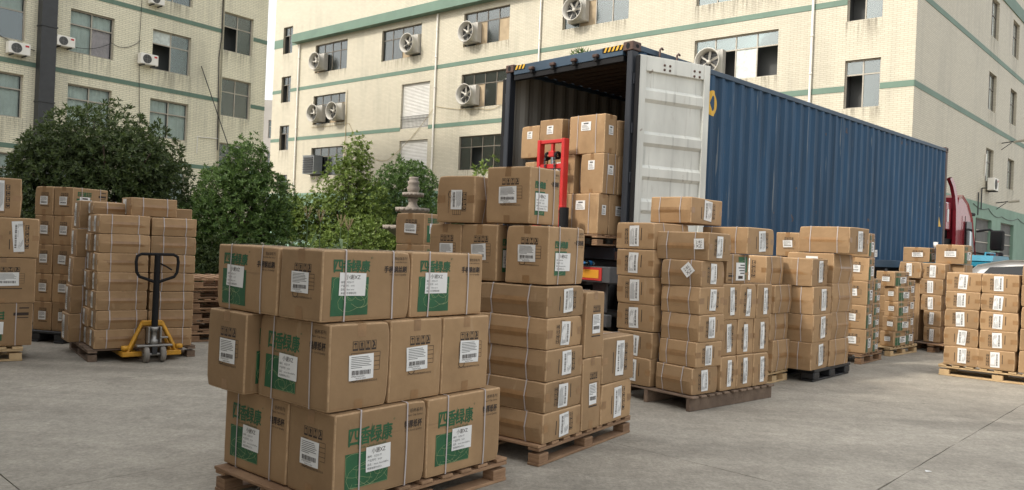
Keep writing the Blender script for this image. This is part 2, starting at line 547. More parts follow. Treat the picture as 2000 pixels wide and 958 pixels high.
O1, O2, O3 = .0014, .0040, .0050
BOLD = ((0, 0), (.0026, 0), (-.0026, 0), (0, .0024), (0, -.0024))
def print_logo(ct, face, rot, spec, parent, near):
    pr = Printer(ct, face, rot); W, H = pr.pw, pr.ph
    x0, y0, x1, y1 = spec['logo']
    mb = MB()
    cw = (x1 - x0) * W / 4.15
    for i, ch in enumerate(LOGO):
        if near:
            for q, (dx, dy) in enumerate(BOLD):
                pr.text(mb, GREEN, O1 + q * .00006, ch, x0 * W + i * cw * 1.05 + dx, y0 * H + dy, x0 * W + i * cw * 1.05 + cw * .97 + dx, y1 * H + dy, keep=False)
        else:
            X = x0 * W + i * cw * 1.05
            ad = pr.adder(mb, GREEN, O1)
            for k in range(3):
                yy = (y0 + (y1 - y0) * (k + .5) / 3) * H
                stroke(ad, [(X, yy), (X + cw * .95, yy)], H * (y1 - y0) * .17)
            stroke(ad, [(X + cw * .2, y0 * H), (X + cw * .2, y1 * H)], cw * .16)
            stroke(ad, [(X + cw * .8, y0 * H), (X + cw * .8, y1 * H)], cw * .16)
    ad = pr.adder(mb, GREEN, O1 + .0002)          # the leaf between the second and third sign
    lx, ly, lh = x0 * W + 2.08 * cw, y1 * H, (y1 - y0) * H * 1.18
    pts = [(lx, ly), (lx - cw * .10, ly - lh * .35), (lx + cw * .07, ly - lh), (lx + cw * .12, ly - lh * .5)]
    ad(pts, [(0, 1, 2, 3)])
    if near:
        pr.text(mb, GREEN, O1, '®', x1 * W + .004, y0 * H - .022, x1 * W + .02, y0 * H - .006)
        if spec['sub']:
            pr.text(mb, GREEN, O1, 'Green Candied Health', (x0 + .09) * W, (y1 + .012) * H, (x1 - .06) * W, (y1 + .045) * H)
    mb.build('logo_lettering', parent)
    mb = MB()
    p = spec['panel']
    pr.rect(mb, GREEN, O1, p[0] * W, p[1] * H, p[2] * W, p[3] * H, 5)
    g = mb.build('green_panel', parent)
    mb = MB(); ad = pr.adder(mb, LINE, O1 + .0011)
    rr = random.Random(int(W * 1000))
    pw, ph = (p[2] - p[0]) * W, (p[3] - p[1]) * H
    for k in range(9 if near else 3):
        cx, cy = p[0] * W + pw * rr.uniform(.15, .85), p[1] * H + ph * rr.uniform(.2, .9)
        a0 = rr.uniform(0, 6); R0 = rr.uniform(.15, .42) * pw; pts = []
        for t in range(12):
            a = a0 + t * .33
            r_ = R0 * (1 + .35 * math.sin(a * 2.1 + k))
            x = min(max(cx + r_ * math.cos(a), p[0] * W + .003), p[2] * W - .003)
            y = min(max(cy + r_ * math.sin(a) * .8, p[1] * H + .003), p[3] * H - .003)
            pts.append((x, y))
        stroke(ad, pts, .0017)
    mb.build('panel_lines', g)
    mb = MB()
    if near:
        big = .74 if len(spec['prod']) < 5 else .68
        pr.text(mb, INK, O1, spec['series'], .80 * W, .075 * H, .95 * W, .125 * H, keep=False)
        pr.text(mb, INK, O1, spec['eng'], .765 * W, .140 * H, .95 * W, .175 * H, right=True)
        for q, (dx, dy) in enumerate(BOLD):
            pr.text(mb, INK, O1 + q * .00006, spec['prod'], big * W + dx * .5, .215 * H + dy * .5, .95 * W + dx * .5, .31 * H + dy * .5, keep=False)
        pr.text(mb, INK, O1, '100% Good Quality', .745 * W, .325 * H, .95 * W, .365 * H, right=True)
    else:
        pr.rect(mb, INK, O1, .80 * W, .10 * H, .94 * W, .13 * H)
        pr.rect(mb, INK, O1, .72 * W, .22 * H, .94 * W, .29 * H)
        pr.rect(mb, INK, O1, .78 * W, .33 * H, .94 * W, .35 * H)
    mb.build('product_lettering', parent)
    mb = MB(); l = spec['label']; tl = RND.gauss(0, .025)
    pr.rect(mb, PAPER, O2, l[0] * W, l[1] * H, l[2] * W, l[3] * H, 4, tl)
    lb = mb.build('shipping_label', parent)
    mb = MB(); lw, lh = (l[2] - l[0]) * W, (l[3] - l[1]) * H; X, Y = l[0] * W, l[1] * H
    if near:
        pr.text(mb, INK, O3, '小谢XZ', X + lw * .22, Y + lh * .07, X + lw * .78, Y + lh * .29, keep=False)
        for i, t in enumerate(spec['lines']):
            pr.text(mb, GREYINK, O3, t, X + lw * .06, Y + lh * (.35 + .16 * i), X + lw * .95, Y + lh * (.45 + .16 * i))
    else:
        pr.rect(mb, INK, O3, X + lw * .25, Y + lh * .1, X + lw * .75, Y + lh * .26)
        for i in range(4):
            pr.rect(mb, GREYINK, O3, X + lw * .08, Y + lh * (.37 + .15 * i), X + lw * (.55 + .1 * (i % 3)), Y + lh * (.44 + .15 * i))
    mb.build('label_lettering', lb)

def icon(ad, x, y, w, h, k):
    t = w * .09
    for q in ([(x, y), (x + w, y), (x + w, y + t), (x, y + t)], [(x, y), (x + t, y), (x + t, y + h), (x, y + h)],
              [(x + w - t, y), (x + w, y), (x + w, y + h), (x + w - t, y + h)], [(x, y + h * .80), (x + w, y + h * .80), (x + w, y + h), (x, y + h)]):
        ad(q, [(0, 1, 2, 3)])
    cx = x + w / 2; a = y + h * .1; b = y + h * .74
    if k == 0:
        ad([(x + w * .18, a + h * .25), (x + w * .35, a + h * .06), (x + w * .65, a + h * .06), (x + w * .82, a + h * .25)], [(0, 1, 2, 3)])
        stroke(ad, [(cx, a + h * .2), (cx + w * .08, b)], w * .09)
    elif k == 1:
        ad([(cx, a), (x + w * .80, a + h * .25), (x + w * .20, a + h * .25)], [(0, 1, 2)])
        stroke(ad, [(cx, a + h * .2), (cx, b - h * .12)], w * .3)
        stroke(ad, [(x + w * .25, b - h * .03), (x + w * .75, b - h * .03)], h * .06)
    elif k == 2:
        ad([(x + w * .27, a), (x + w * .73, a), (x + w * .62, a + h * .28), (x + w * .38, a + h * .28)], [(0, 1, 2, 3)])
        stroke(ad, [(cx, a + h * .25), (cx, b)], w * .1)
        stroke(ad, [(x + w * .3, b), (x + w * .7, b)], h * .05)
    else:
        stroke(ad, [(x + w * .3, a), (x + w * .62, a + h * .2), (x + w * .35, b)], w * .26)
        stroke(ad, [(x + w * .62, a + h * .2), (x + w * .75, b - h * .1)], w * .14)

def print_end(ct, face, rot, parent, near, big=1., wide=False):
    pr = Printer(ct, face, rot); W, H = pr.pw, pr.ph
    s_ = min(W, H)
    mb = MB(); ad = pr.adder(mb, INK, O1)
    iw, ih = .085 * W, min(.115 * H, .05)
    x0, y0 = .36 * W, .205 * H
    if wide:
        iw, ih, x0, y0 = .13 * W, .085 * H, .17 * W, .235 * H
    for k in range(4):
        icon(ad, x0 + k * iw * 1.22, y0, iw, ih, k)
    mb.build('handling_icons', parent)
    mb = MB(); ad = pr.adder(mb, INK, O1)
    gx0, gx1, gy0, gy1 = (.34 * W, .83 * W, .345 * H, .56 * H) if not wide else (.12 * W, .90 * W, .345 * H, .47 * H)
    for k in range(5):
        y = gy0 + (gy1 - gy0) * k / 4
        stroke(ad, [(gx0, y), (gx1, y)], .0025)
    for x in (gx0, gx1):
        stroke(ad, [(x, gy0), (x, gy1)], .0025)
    if near:
        pr.text(mb, INK, O1, 'ISO9001 国际质量管理体系认证企业', .33 * W, .665 * H, .80 * W, .70 * H)
        n = 20
        pts = [(.40 * W + .024 * math.cos(6.283 * k / n), .628 * H + .022 * math.sin(6.283 * k / n)) for k in range(n + 1)]
        stroke(ad, pts, .004)
    else:
        pr.rect(mb, INK, O1, .33 * W, .67 * H, .80 * W, .69 * H)
    mb.build('printed_table', parent)
    mb = MB()
    dx, dy = RND.uniform(-.035, .035), RND.uniform(-.015, .03)
    l = (.325 + dx, .335 + dy, .735 * big + dx, .63 + dy)
    if wide:
        l = (.10 + dx, .345 + dy, .88 + dx, .60 + dy)
    tl = RND.gauss(0, .035)
    pr.rect(mb, PAPER, O2, l[0] * W, l[1] * H, l[2] * W, l[3] * H, 4, tl)
    lb = mb.build('barcode_label', parent)
    mb = MB(); X, Y, lw, lh = l[0] * W, l[1] * H, (l[2] - l[0]) * W, (l[3] - l[1]) * H
    rr = random.Random(5)
    for i in range(7):
        pr.rect(mb, GREYINK, O3, X + lw * .08, Y + lh * (.08 + .07 * i), X + lw * rr.uniform(.5, .92), Y + lh * (.08 + .07 * i + .024))
    x = .12
    while x < .88:
        b = rr.choice((.012, .02, .03))
        pr.rect(mb, INK, O3, X + lw * x, Y + lh * .62, X + lw * (x + b), Y + lh * .80)
        x += b + rr.choice((.014, .02, .028))
    if near:
        pr.text(mb, INK, O3, '6942619601299', X + lw * .1, Y + lh * .82, X + lw * .9, Y + lh * .89)
        pr.text(mb, INK, O3, 'MADE IN CHINA', X + lw * .28, Y + lh * .92, X + lw * .7, Y + lh * .97)
    mb.build('barcode', lb)

def plain_label(ct, face, parent, l, rot=0):
    pr = Printer(ct, face, rot); W, H = pr.pw, pr.ph
    mb = MB()
    pr.rect(mb, PAPER, O2, l[0] * W, l[1] * H, l[2] * W, l[3] * H, 2, RND.uniform(-.03, .03))
    lb = mb.build('shipping_label', parent)
    mb = MB(); X, Y, lw, lh = l[0] * W, l[1] * H, (l[2] - l[0]) * W, (l[3] - l[1]) * H
    pr.rect(mb, GREYINK, O3, X + lw * .25, Y + lh * .12, X + lw * .75, Y + lh * .28)
    for i in range(3):
        pr.rect(mb, GREYINK, O3, X + lw * .1, Y + lh * (.4 + .11 * i), X + lw * (.6 + .1 * i), Y + lh * (.44 + .11 * i))
    for i in range(9):
        pr.rect(mb, INK, O3, X + lw * (.12 + .085 * i), Y + lh * .76, X + lw * (.16 + .085 * i), Y + lh * .9)
    mb.build('barcode', lb)

STACK = {'S1': 'cartons on the nearest pallet', 'S2': 'cartons on the second pallet', 'S2b': 'cartons beside the fountain',
         'S3': 'cartons on the pallet before the white door', 'S3b': 'cartons left of the black plastic pallet', 'S4': 'cartons on the black plastic pallet',
         'S5': 'cartons in the green-printed columns', 'S6': 'cartons in the middle-distance columns', 'S7': 'cartons in the far columns',
         'S8': 'cartons on the light pallet at the right', 'S9': 'cartons behind the light pallet', 'L1': 'cartons of the leftmost stack',
         'L2': 'cartons on the black pallet at the left', 'L3': 'cartons on the pallet jack load', 'CT': 'cartons in the container'}
def carton(row, i):
    st, x, y, z, d1, d2, dz, a, tL, tR, kind, label, fl = row
    e1, e2 = axes(a)
    c = Vector((x, y)) + e1 * d1 / 2 + e2 * d2 / 2
    jit = 0 if st == 'S1' else RND.gauss(0, .9)
    r = empty('carton', (c.x, c.y, z), yaw(a + jit))
    tag(r, label, 'carton', STACK[st])
    if (tL, tR) == ('E', 'G'): lax, flap = 0, 2
    elif (tL, tR) == ('G', 'E'): lax, flap = 1, 2
    elif tR == 'Er': lax, flap = 1, 0
    else: lax, flap = 0, 1
    rg = {2: RND.uniform(.002, .006)}.get(flap, RND.uniform(.012, .030))
    ct = Carton(d1, d2, dz, lax, flap, i * .37 + 1, rg)
    ct.body(r, None, st in ('S1', 'S2', 'S3'))
    if kind == 'plain':
        return r
    near = kind in NEAR
    faces = [(2, 1)] if flap == 2 else [(flap, -1)]
    ends = [(lax, -1)]
    ct.tape(r, faces, ends)
    for t in (-.255, .27):
        ct.strap(t + RND.uniform(-.015, .015), r)
    for face, ty in (('L', tL), ('R', tR)):
        if kind == 'label':
            if face == 'L': plain_label(ct, face, r, (.34, .17, .62, .40))
            elif st == 'CT': plain_label(ct, face, r, (.3, .28, .68, .52))
            continue
        if ty == 'G':
            spec = PRINTS.get(kind, STEEL)
            if kind == 'upside': print_logo(ct, face, 2, dict(STEEL, label=(.2, .1, .62, .72)), r, False)
            elif kind == 'side': print_logo(ct, face, 0, dict(STEEL, label=(.36, .36, .80, .78), panel=(.08, .40, .42, .95), logo=(.1, .1, .42, .28)), r, False)
            else: print_logo(ct, face, 0, spec, r, near)
        elif ty == 'E':
            print_end(ct, face, 0, r, near, 1.)
        elif ty == 'Er':
            if kind == 'seam': plain_label(ct, face, r, (.08, .2, .92, .55), 3)
            else: print_end(ct, face, 3 if fl else 1, r, near, 1., kind in ('flat', 'greentop', 'l1'))
    return r
BOXES = [
 ('S1', -0.849, 3.95, 0.152, 0.63, 0.4, 0.452, 40, 'E', 'G', 'cup', 'carton with paper cup print, bottom front corner box of the nearest pallet', 0),
 ('S1', -0.437, 4.442, 0.152, 0.63, 0.4, 0.452, 40, 'E', 'G', 'cup', 'carton with paper cup print, bottom right box of the nearest pallet', 0),
 ('S1', -1.165, 4.215, 0.152, 0.4, 0.63, 0.452, 40, 'G', 'E', 'cup', 'carton with green print, bottom left box of the nearest pallet', 0),
 ('S1', -0.91, 4.562, 0.152, 0.8, 0.58, 0.452, 40, 'E', 'G', 'plain', 'plain carton hidden in the bottom layer of the nearest pallet', 0),
 ('S1', -0.894, 3.95, 0.61, 0.39, 0.635, 0.449, 40, 'G', 'E', 'cup', 'carton with paper cup print at the front corner, middle layer of nearest pallet', 0),
 ('S1', -0.638, 4.255, 0.61, 0.395, 0.63, 0.449, 40, 'G', 'E', 'cup', 'carton showing barcode end, middle layer of nearest pallet, second from right', 0),
 ('S1', -0.377, 4.565, 0.61, 0.395, 0.63, 0.449, 40, 'G', 'E', 'cup', 'carton showing barcode end, middle layer of nearest pallet, rightmost', 0),
 ('S1', -1.446, 4.322, 0.61, 0.63, 0.4, 0.449, 40, 'E', 'G', 'cup', 'carton showing barcode end, middle layer of nearest pallet, leftmost and jutting out', 0),
 ('S1', -0.951, 3.95, 1.066, 0.6, 0.36, 0.369, 40, 'E', 'G', 'steel', 'carton with steel wire brush print, top layer centre of nearest pallet', 0),
 ('S1', -0.561, 4.415, 1.066, 0.6, 0.36, 0.369, 40, 'E', 'G', 'steel', 'carton with steel wire brush print, top layer right of nearest pallet', 0),
 ('S1', -1.246, 4.197, 1.066, 0.37, 0.61, 0.369, 40, 'G', 'E', 'steel', 'carton with steel wire brush print, top layer left of nearest pallet', 0),
 ('S1', -0.987, 4.483, 1.066, 0.62, 0.56, 0.356, 40, 'E', 'G', 'plain', 'plain carton at the back of the top layer, nearest pallet', 0),
 ('S2', 0.271, 5.343, 0.148, 0.495, 0.6, 0.207, 35, 'S', 'Er', 'flat', 'flat carton, first up of the near column on second pallet', 0),
 ('S2', 0.269, 5.343, 0.358, 0.495, 0.6, 0.21, 34.4, 'S', 'Er', 'flat', 'flat carton, second up of the near column on second pallet', 1),
 ('S2', 0.263, 5.343, 0.571, 0.495, 0.6, 0.217, 35.7, 'S', 'Er', 'flat', 'flat carton, third up of the near column on second pallet', 0),
 ('S2', 0.258, 5.343, 0.791, 0.495, 0.6, 0.216, 34.6, 'S', 'Er', 'flat', 'flat carton, fourth up of the near column on second pallet', 1),
 ('S2', 0.254, 5.343, 1.01, 0.495, 0.6, 0.214, 36, 'S', 'Er', 'flat', 'flat carton, fifth up of the near column on second pallet', 0),
 ('S2', 0.569, 5.757, 0.148, 0.268, 0.55, 0.535, 35, 'G', 'E', 'tall', 'upright narrow carton standing on the deck in the middle of second pallet', 0),
 ('S2', 0.57, 5.759, 0.689, 0.275, 0.55, 0.486, 35, 'G', 'E', 'tall', 'upright narrow carton stacked on another in the middle of second pallet', 0),
 ('S2', 0.729, 5.986, 0.148, 0.52, 0.55, 0.306, 35, 'S', 'Er', 'flat', 'lower carton at the right end of the second pallet', 0),
 ('S2', 0.732, 5.99, 0.46, 0.515, 0.55, 0.354, 36, 'S', 'Er', 'greentop', 'upper carton with green print on top, right end of second pallet', 0),
 ('S2', -0.217, 5.715, 0.148, 0.9, 0.5, 1.074, 35, 'S', 'Er', 'plain', 'tall plain carton block at the hidden back of the second pallet', 0),
 ('S2', 0.244, 5.36, 1.236, 0.514, 0.348, 0.404, 35, 'E', 'G', 'bowl', 'carton with green logo directly above the flat ones, second pallet right', 0),
 ('S2', -0.097, 5.6, 1.236, 0.42, 0.332, 0.404, 35, 'E', 'G', 'bowl', 'carton showing barcode end, second pallet upper layer, middle of three', 0),
 ('S2', -0.375, 5.8, 1.236, 0.42, 0.315, 0.404, 35, 'E', 'G', 'bowl', 'carton showing barcode end, second pallet upper layer, leftmost, half hidden', 0),
 ('S2', 0.113, 5.44, 1.655, 0.364, 0.388, 0.4, 37, 'E', 'G', 'bowl', 'topmost upright carton with green logo, in front of red lift mast', 0),
 ('S2', -0.287, 5.72, 1.65, 0.42, 0.333, 0.347, 31, 'Er', 'S', 'bowl', 'topmost carton lying on its side with sideways barcode, left of green logo carton', 0),
 ('S2b', -0.935, 8.3, 1.465, 0.46, 0.4, 0.332, 33, 'E', 'G', 'steel2', 'small carton beside the stone fountain, topmost of its column', 0),
 ('S2b', -0.935, 8.3, 1.13, 0.46, 0.4, 0.332, 35, 'E', 'G', 'steel2', 'small carton beside the stone fountain, second from the top of its column', 0),
 ('S2b', -0.935, 8.3, 0.795, 0.46, 0.4, 0.332, 33, 'E', 'G', 'steel2', 'small carton beside the stone fountain, third from the top of its column', 0),
 ('S2b', -0.935, 8.3, 0.148, 0.46, 0.4, 0.644, 35, 'E', 'G', 'steel2', 'small carton beside the stone fountain, bottom one of its column', 0),
 ('S3', 1.76, 7.39, 0.152, 0.39, 0.44, 0.256, 49, 'S', 'Er', 'flat', 'flat carton, first up of near corner column, pallet before the white door', 1),
 ('S3', 1.786, 7.39, 0.411, 0.4, 0.45, 0.24, 49, 'S', 'Er', 'flat', 'flat carton, second up of near corner column, pallet before the white door', 1),
 ('S3', 1.803, 7.39, 0.654, 0.41, 0.45, 0.258, 48, 'S', 'Er', 'flat', 'flat carton, third up of near corner column, pallet before the white door', 1),
 ('S3', 1.793, 7.39, 0.915, 0.4, 0.45, 0.26, 48, 'S', 'Er', 'flat', 'flat carton, fourth up of near corner column, pallet before the white door', 0),
 ('S3', 1.802, 7.39, 1.178, 0.42, 0.45, 0.248, 44, 'S', 'Er', 'flat', 'flat carton, fifth up of near corner column, pallet before the white door', 1),
 ('S3', 1.848, 7.39, 1.429, 0.47, 0.56, 0.268, 42, 'S', 'Er', 'flat', 'flat carton, sixth up of near corner column, pallet before the white door', 1),
 ('S3', 2.089, 7.668, 0.152, 0.285, 0.44, 0.335, 48.3, 'S', 'Er', 'flat', 'upright carton with sideways label, bottom row, left of three, pallet before the white door', 0),
 ('S3', 2.313, 7.863, 0.152, 0.285, 0.44, 0.335, 48.3, 'S', 'Er', 'flat', 'upright carton with sideways label, bottom row, middle of three, pallet before the white door', 1),
 ('S3', 2.54, 8.06, 0.152, 0.285, 0.44, 0.335, 48.3, 'S', 'Er', 'flat', 'upright carton with sideways label, bottom row, right of three, pallet before the white door', 0),
 ('S3', 2.085, 7.704, 0.49, 0.285, 0.44, 0.357, 49.0, 'S', 'Er', 'flat', 'upright carton with sideways label, second row, left of three, pallet before the white door', 0),
 ('S3', 2.309, 7.899, 0.49, 0.285, 0.44, 0.357, 49.0, 'S', 'Er', 'flat', 'upright carton with sideways label, second row, middle of three, pallet before the white door', 1),
 ('S3', 2.535, 8.095, 0.49, 0.285, 0.44, 0.357, 49.0, 'S', 'Er', 'flat', 'upright carton with sideways label, second row, right of three, pallet before the white door', 0),
 ('S3', 2.099, 7.703, 0.85, 0.285, 0.44, 0.352, 49.7, 'S', 'Er', 'flat', 'upright carton with sideways label, third row, left of three, pallet before the white door', 0),
 ('S3', 2.323, 7.898, 0.85, 0.285, 0.44, 0.352, 49.7, 'S', 'Er', 'flat', 'upright carton with sideways label, third row, middle of three, pallet before the white door', 1),
 ('S3', 2.549, 8.094, 0.85, 0.285, 0.44, 0.352, 49.7, 'S', 'Er', 'flat', 'upright carton with sideways label, third row, right of three, pallet before the white door', 0),
 ('S3', 2.169, 7.843, 1.208, 0.4, 0.45, 0.292, 47, 'E', 'G', 'upside', 'carton with upside-down green label, above upright ones, pallet before the white door', 0),
 ('S3', 2.376, 7.95, 1.507, 0.524, 0.538, 0.275, 49, 'S', 'Er', 'flat', 'topmost right carton lying flat, pallet before the white door', 0),
 ('S3', 1.421, 7.73, 0.154, 0.42, 0.419, 0.275, 46, 'Er', 'S', 'flat', 'carton, first up of left rear column, pallet before the white door', 1),
 ('S3', 1.42, 7.73, 0.427, 0.42, 0.438, 0.259, 47, 'Er', 'S', 'flat', 'carton, second up of left rear column, pallet before the white door', 1),
 ('S3', 1.429, 7.73, 0.696, 0.42, 0.471, 0.265, 48, 'Er', 'S', 'flat', 'carton, third up of left rear column, pallet before the white door', 1),
 ('S3', 1.422, 7.73, 0.963, 0.42, 0.465, 0.275, 46, 'Er', 'S', 'flat', 'carton, fourth up of left rear column, pallet before the white door', 1),
 ('S3', 1.406, 7.73, 1.241, 0.42, 0.466, 0.265, 47, 'Er', 'S', 'flat', 'carton, fifth up of left rear column, pallet before the white door', 1),
 ('S3', 1.4, 7.73, 1.514, 0.562, 0.48, 0.265, 48, 'Er', 'S', 'flat', 'carton, sixth up of left rear column, pallet before the white door', 1),
 ('S3', 1.808, 7.95, 1.8, 0.698, 0.473, 0.267, 40, 'S', 'Er', 'flat', 'carton lying askew on the very top, pallet before the white door', 0),
 ('S3', 1.788, 8.068, 0.152, 0.85, 0.5, 1.045, 49, 'S', 'Er', 'plain', 'plain carton block at the hidden centre, pallet before the white door', 0),
 ('S3b', 3.081, 9.114, 0.152, 0.46, 0.55, 0.358, 43, 'Er', 'S', 'flat', 'carton with taped seam, bottom one of the narrow column left of the black plastic pallet', 0),
 ('S3b', 3.048, 9.114, 0.515, 0.46, 0.55, 0.31, 43, 'Er', 'S', 'flat', 'carton with taped seam, second up of the narrow column left of the black plastic pallet', 0),
 ('S3b', 3.078, 9.114, 0.83, 0.46, 0.55, 0.33, 43, 'Er', 'S', 'flat', 'carton with taped seam, third up of the narrow column left of the black plastic pallet', 0),
 ('S3b', 2.965, 9.114, 1.165, 0.46, 0.55, 0.332, 43, 'Er', 'S', 'flat', 'carton with taped seam, topmost of the narrow column left of the black plastic pallet', 0),
 ('S3b', 3.991, 10.9, 1.504, 0.45, 0.303, 0.333, 30, 'E', 'G', 'steel2', 'upright carton with white barcode label behind the largest top carton', 0),
 ('S3b', 3.99, 10.92, 0.152, 0.45, 0.45, 1.345, 30, 'E', 'G', 'plain', 'plain carton column hidden behind the black plastic pallet load', 0),
 ('S4', 3.598, 9.302, 0.152, 0.55, 0.6, 0.33, 43, 'S', 'Er', 'flat', 'large sunlit carton, first up of near column, black plastic pallet', 0),
 ('S4', 3.608, 9.302, 0.485, 0.55, 0.6, 0.331, 44, 'S', 'Er', 'flat', 'large sunlit carton, second up of near column, black plastic pallet', 0),
 ('S4', 3.606, 9.302, 0.819, 0.55, 0.62, 0.334, 43, 'S', 'Er', 'flat', 'large sunlit carton, third up of near column, black plastic pallet', 0),
 ('S4', 3.567, 9.302, 1.156, 0.55, 0.7, 0.333, 41, 'S', 'Er', 'flat', 'large sunlit carton, fourth up of near column, black plastic pallet', 0),
 ('S4', 4.002, 9.733, 0.152, 0.62, 0.6, 0.335, 43, 'Er', 'S', 'flat', 'carton with taped seam, first up of right column, black plastic pallet', 0),
 ('S4', 4.009, 9.74, 0.49, 0.62, 0.6, 0.337, 42, 'Er', 'S', 'flat', 'carton with taped seam, second up of right column, black plastic pallet', 0),
 ('S4', 4.016, 9.748, 0.83, 0.62, 0.6, 0.357, 44, 'Er', 'S', 'flat', 'carton with taped seam, third up of right column, black plastic pallet', 0),
 ('S4', 4.022, 9.755, 1.19, 0.62, 0.6, 0.372, 43, 'Er', 'S', 'flat', 'carton with taped seam, fourth up of right column, black plastic pallet', 0),
 ('S4', 4.144, 9.62, 1.57, 0.633, 0.639, 0.327, 44, 'S', 'Er', 'flat', 'largest sunlit carton lying across the top, black plastic pallet', 0),
 ('S4', 3.18, 9.761, 0.152, 0.8, 0.35, 1.325, 43, 'Er', 'S', 'plain', 'plain carton block at hidden rear of the black plastic pallet', 0),
 ('S5', 5.12, 11.233, 0.152, 0.27, 0.46, 0.343, 42, 'E', 'G', 'side', 'carton with green side print, bottom one of tall column right of black plastic pallet', 0),
 ('S5', 5.116, 11.233, 0.499, 0.27, 0.46, 0.343, 42, 'E', 'G', 'side', 'carton with green side print, second up of tall column right of black plastic pallet', 0),
 ('S5', 5.12, 11.233, 0.846, 0.27, 0.46, 0.343, 42, 'E', 'G', 'side', 'carton with green side print, third up of tall column right of black plastic pallet', 0),
 ('S5', 5.124, 11.233, 1.193, 0.27, 0.46, 0.343, 42, 'E', 'G', 'side', 'carton with green side print, fourth up of tall column right of black plastic pallet', 0),
 ('S5', 5.113, 11.233, 1.54, 0.27, 0.46, 0.343, 42, 'E', 'G', 'side', 'carton with green side print, topmost of tall column right of black plastic pallet', 0),
 ('S5', 5.315, 11.445, 0.152, 0.3, 0.46, 0.176, 42, 'E', 'G', 'side', 'small carton, bottom one of the low column beside the tall green-printed column', 0),
 ('S5', 5.315, 11.445, 0.332, 0.3, 0.46, 0.176, 43, 'E', 'G', 'side', 'small carton, second up of the low column beside the tall green-printed column', 0),
 ('S5', 5.315, 11.445, 0.512, 0.3, 0.46, 0.176, 42, 'E', 'G', 'side', 'small carton, third up of the low column beside the tall green-printed column', 0),
 ('S5', 5.315, 11.445, 0.692, 0.3, 0.46, 0.176, 43, 'E', 'G', 'side', 'small carton, fourth up of the low column beside the tall green-printed column', 0),
 ('S5', 5.315, 11.445, 0.872, 0.3, 0.46, 0.176, 42, 'E', 'G', 'side', 'small carton, fifth up of the low column beside the tall green-printed column', 0),
 ('S5', 5.315, 11.445, 1.052, 0.3, 0.46, 0.176, 43, 'E', 'G', 'side', 'small carton, topmost of the low column beside the tall green-printed column', 0),
 ('S6', 6.064, 12.328, 0.152, 0.62, 0.215, 0.233, 47, 'E', 'G', 'side', 'sunlit carton with green-topped label, bottom one of the column behind the low column', 0),
 ('S6', 6.099, 12.328, 0.389, 0.569, 0.211, 0.233, 47, 'E', 'G', 'side', 'sunlit carton with green-topped label, second up of the column behind the low column', 0),
 ('S6', 6.097, 12.328, 0.626, 0.569, 0.2, 0.233, 47, 'E', 'G', 'side', 'sunlit carton with green-topped label, third up of the column behind the low column', 0),
 ('S6', 6.096, 12.328, 0.863, 0.569, 0.2, 0.233, 47, 'E', 'G', 'side', 'sunlit carton with green-topped label, fourth up of the column behind the low column', 0),
 ('S6', 6.03, 12.328, 1.1, 0.628, 0.275, 0.233, 47, 'E', 'G', 'side', 'sunlit carton with green-topped label, topmost of the column behind the low column', 0),
 ('S6', 6.405, 12.642, 0.152, 0.36, 0.45, 0.258, 47, 'E', 'G', 'side', 'shaded carton with green square, bottom one of the middle-distance right column', 0),
 ('S6', 6.405, 12.642, 0.414, 0.36, 0.45, 0.258, 47, 'E', 'G', 'side', 'shaded carton with green square, second up of the middle-distance right column', 0),
 ('S6', 6.405, 12.642, 0.676, 0.36, 0.45, 0.258, 47, 'E', 'G', 'side', 'shaded carton with green square, third up of the middle-distance right column', 0),
 ('S6', 6.405, 12.642, 0.938, 0.36, 0.45, 0.258, 47, 'E', 'G', 'side', 'shaded carton with green square, topmost of the middle-distance right column', 0),
 ('S7', 7.253, 13.184, 0.152, 0.5, 0.256, 0.264, 46, 'Er', 'S', 'flat', 'carton with sideways label, bottom one of the column left of the light pallet load', 1),
 ('S7', 7.25, 13.184, 0.42, 0.5, 0.264, 0.264, 46, 'Er', 'S', 'flat', 'carton with sideways label, second up of the column left of the light pallet load', 1),
 ('S7', 7.257, 13.184, 0.688, 0.5, 0.313, 0.264, 46, 'Er', 'S', 'flat', 'carton with sideways label, third up of the column left of the light pallet load', 1),
 ('S7', 7.271, 13.184, 0.956, 0.5, 0.362, 0.264, 46, 'Er', 'S', 'flat', 'carton with sideways label, fourth up of the column left of the light pallet load', 1),
 ('S7', 7.302, 13.184, 1.224, 0.72, 0.37, 0.264, 46, 'Er', 'S', 'flat', 'carton with sideways label, topmost of the column left of the light pallet load', 1),
 ('S7', 6.992, 13.4, 1.22, 0.2, 0.333, 0.277, 46, 'Er', 'S', 'flat', 'carton with sideways label left of the column top, beneath a white-labelled carton', 1),
 ('S7', 7.051, 13.5, 0.152, 0.45, 0.4, 1.06, 46, 'Er', 'S', 'plain', 'plain carton block hidden beneath the far sideways-labelled carton', 0),
 ('S7', 7.245, 13.6, 1.503, 0.319, 0.432, 0.254, 47, 'E', 'G', 'side', 'left of two top cartons with white barcode label near the truck', 0),
 ('S7', 7.612, 13.2, 1.49, 0.443, 0.44, 0.327, 47, 'E', 'G', 'side', 'right of two top cartons with white barcode label near the truck', 0),
 ('S7', 7.655, 13.25, 0.152, 0.45, 0.5, 1.332, 47, 'E', 'G', 'side', 'carton block with green print under the right white-labelled top carton', 0),
 ('S8', 6.137, 10.243, 0.152, 0.55, 0.395, 0.25, 40, 'Er', 'S', 'flat', 'carton with sideways label, bottom one of left column on light pallet, right edge', 0),
 ('S8', 6.462, 9.97, 0.152, 0.55, 0.41, 0.25, 40, 'Er', 'S', 'flat', 'carton with sideways label, bottom one of middle column on light pallet, right edge', 1),
 ('S8', 6.143, 10.251, 0.405, 0.55, 0.395, 0.247, 40, 'Er', 'S', 'flat', 'carton with sideways label, second up of left column on light pallet, right edge', 0),
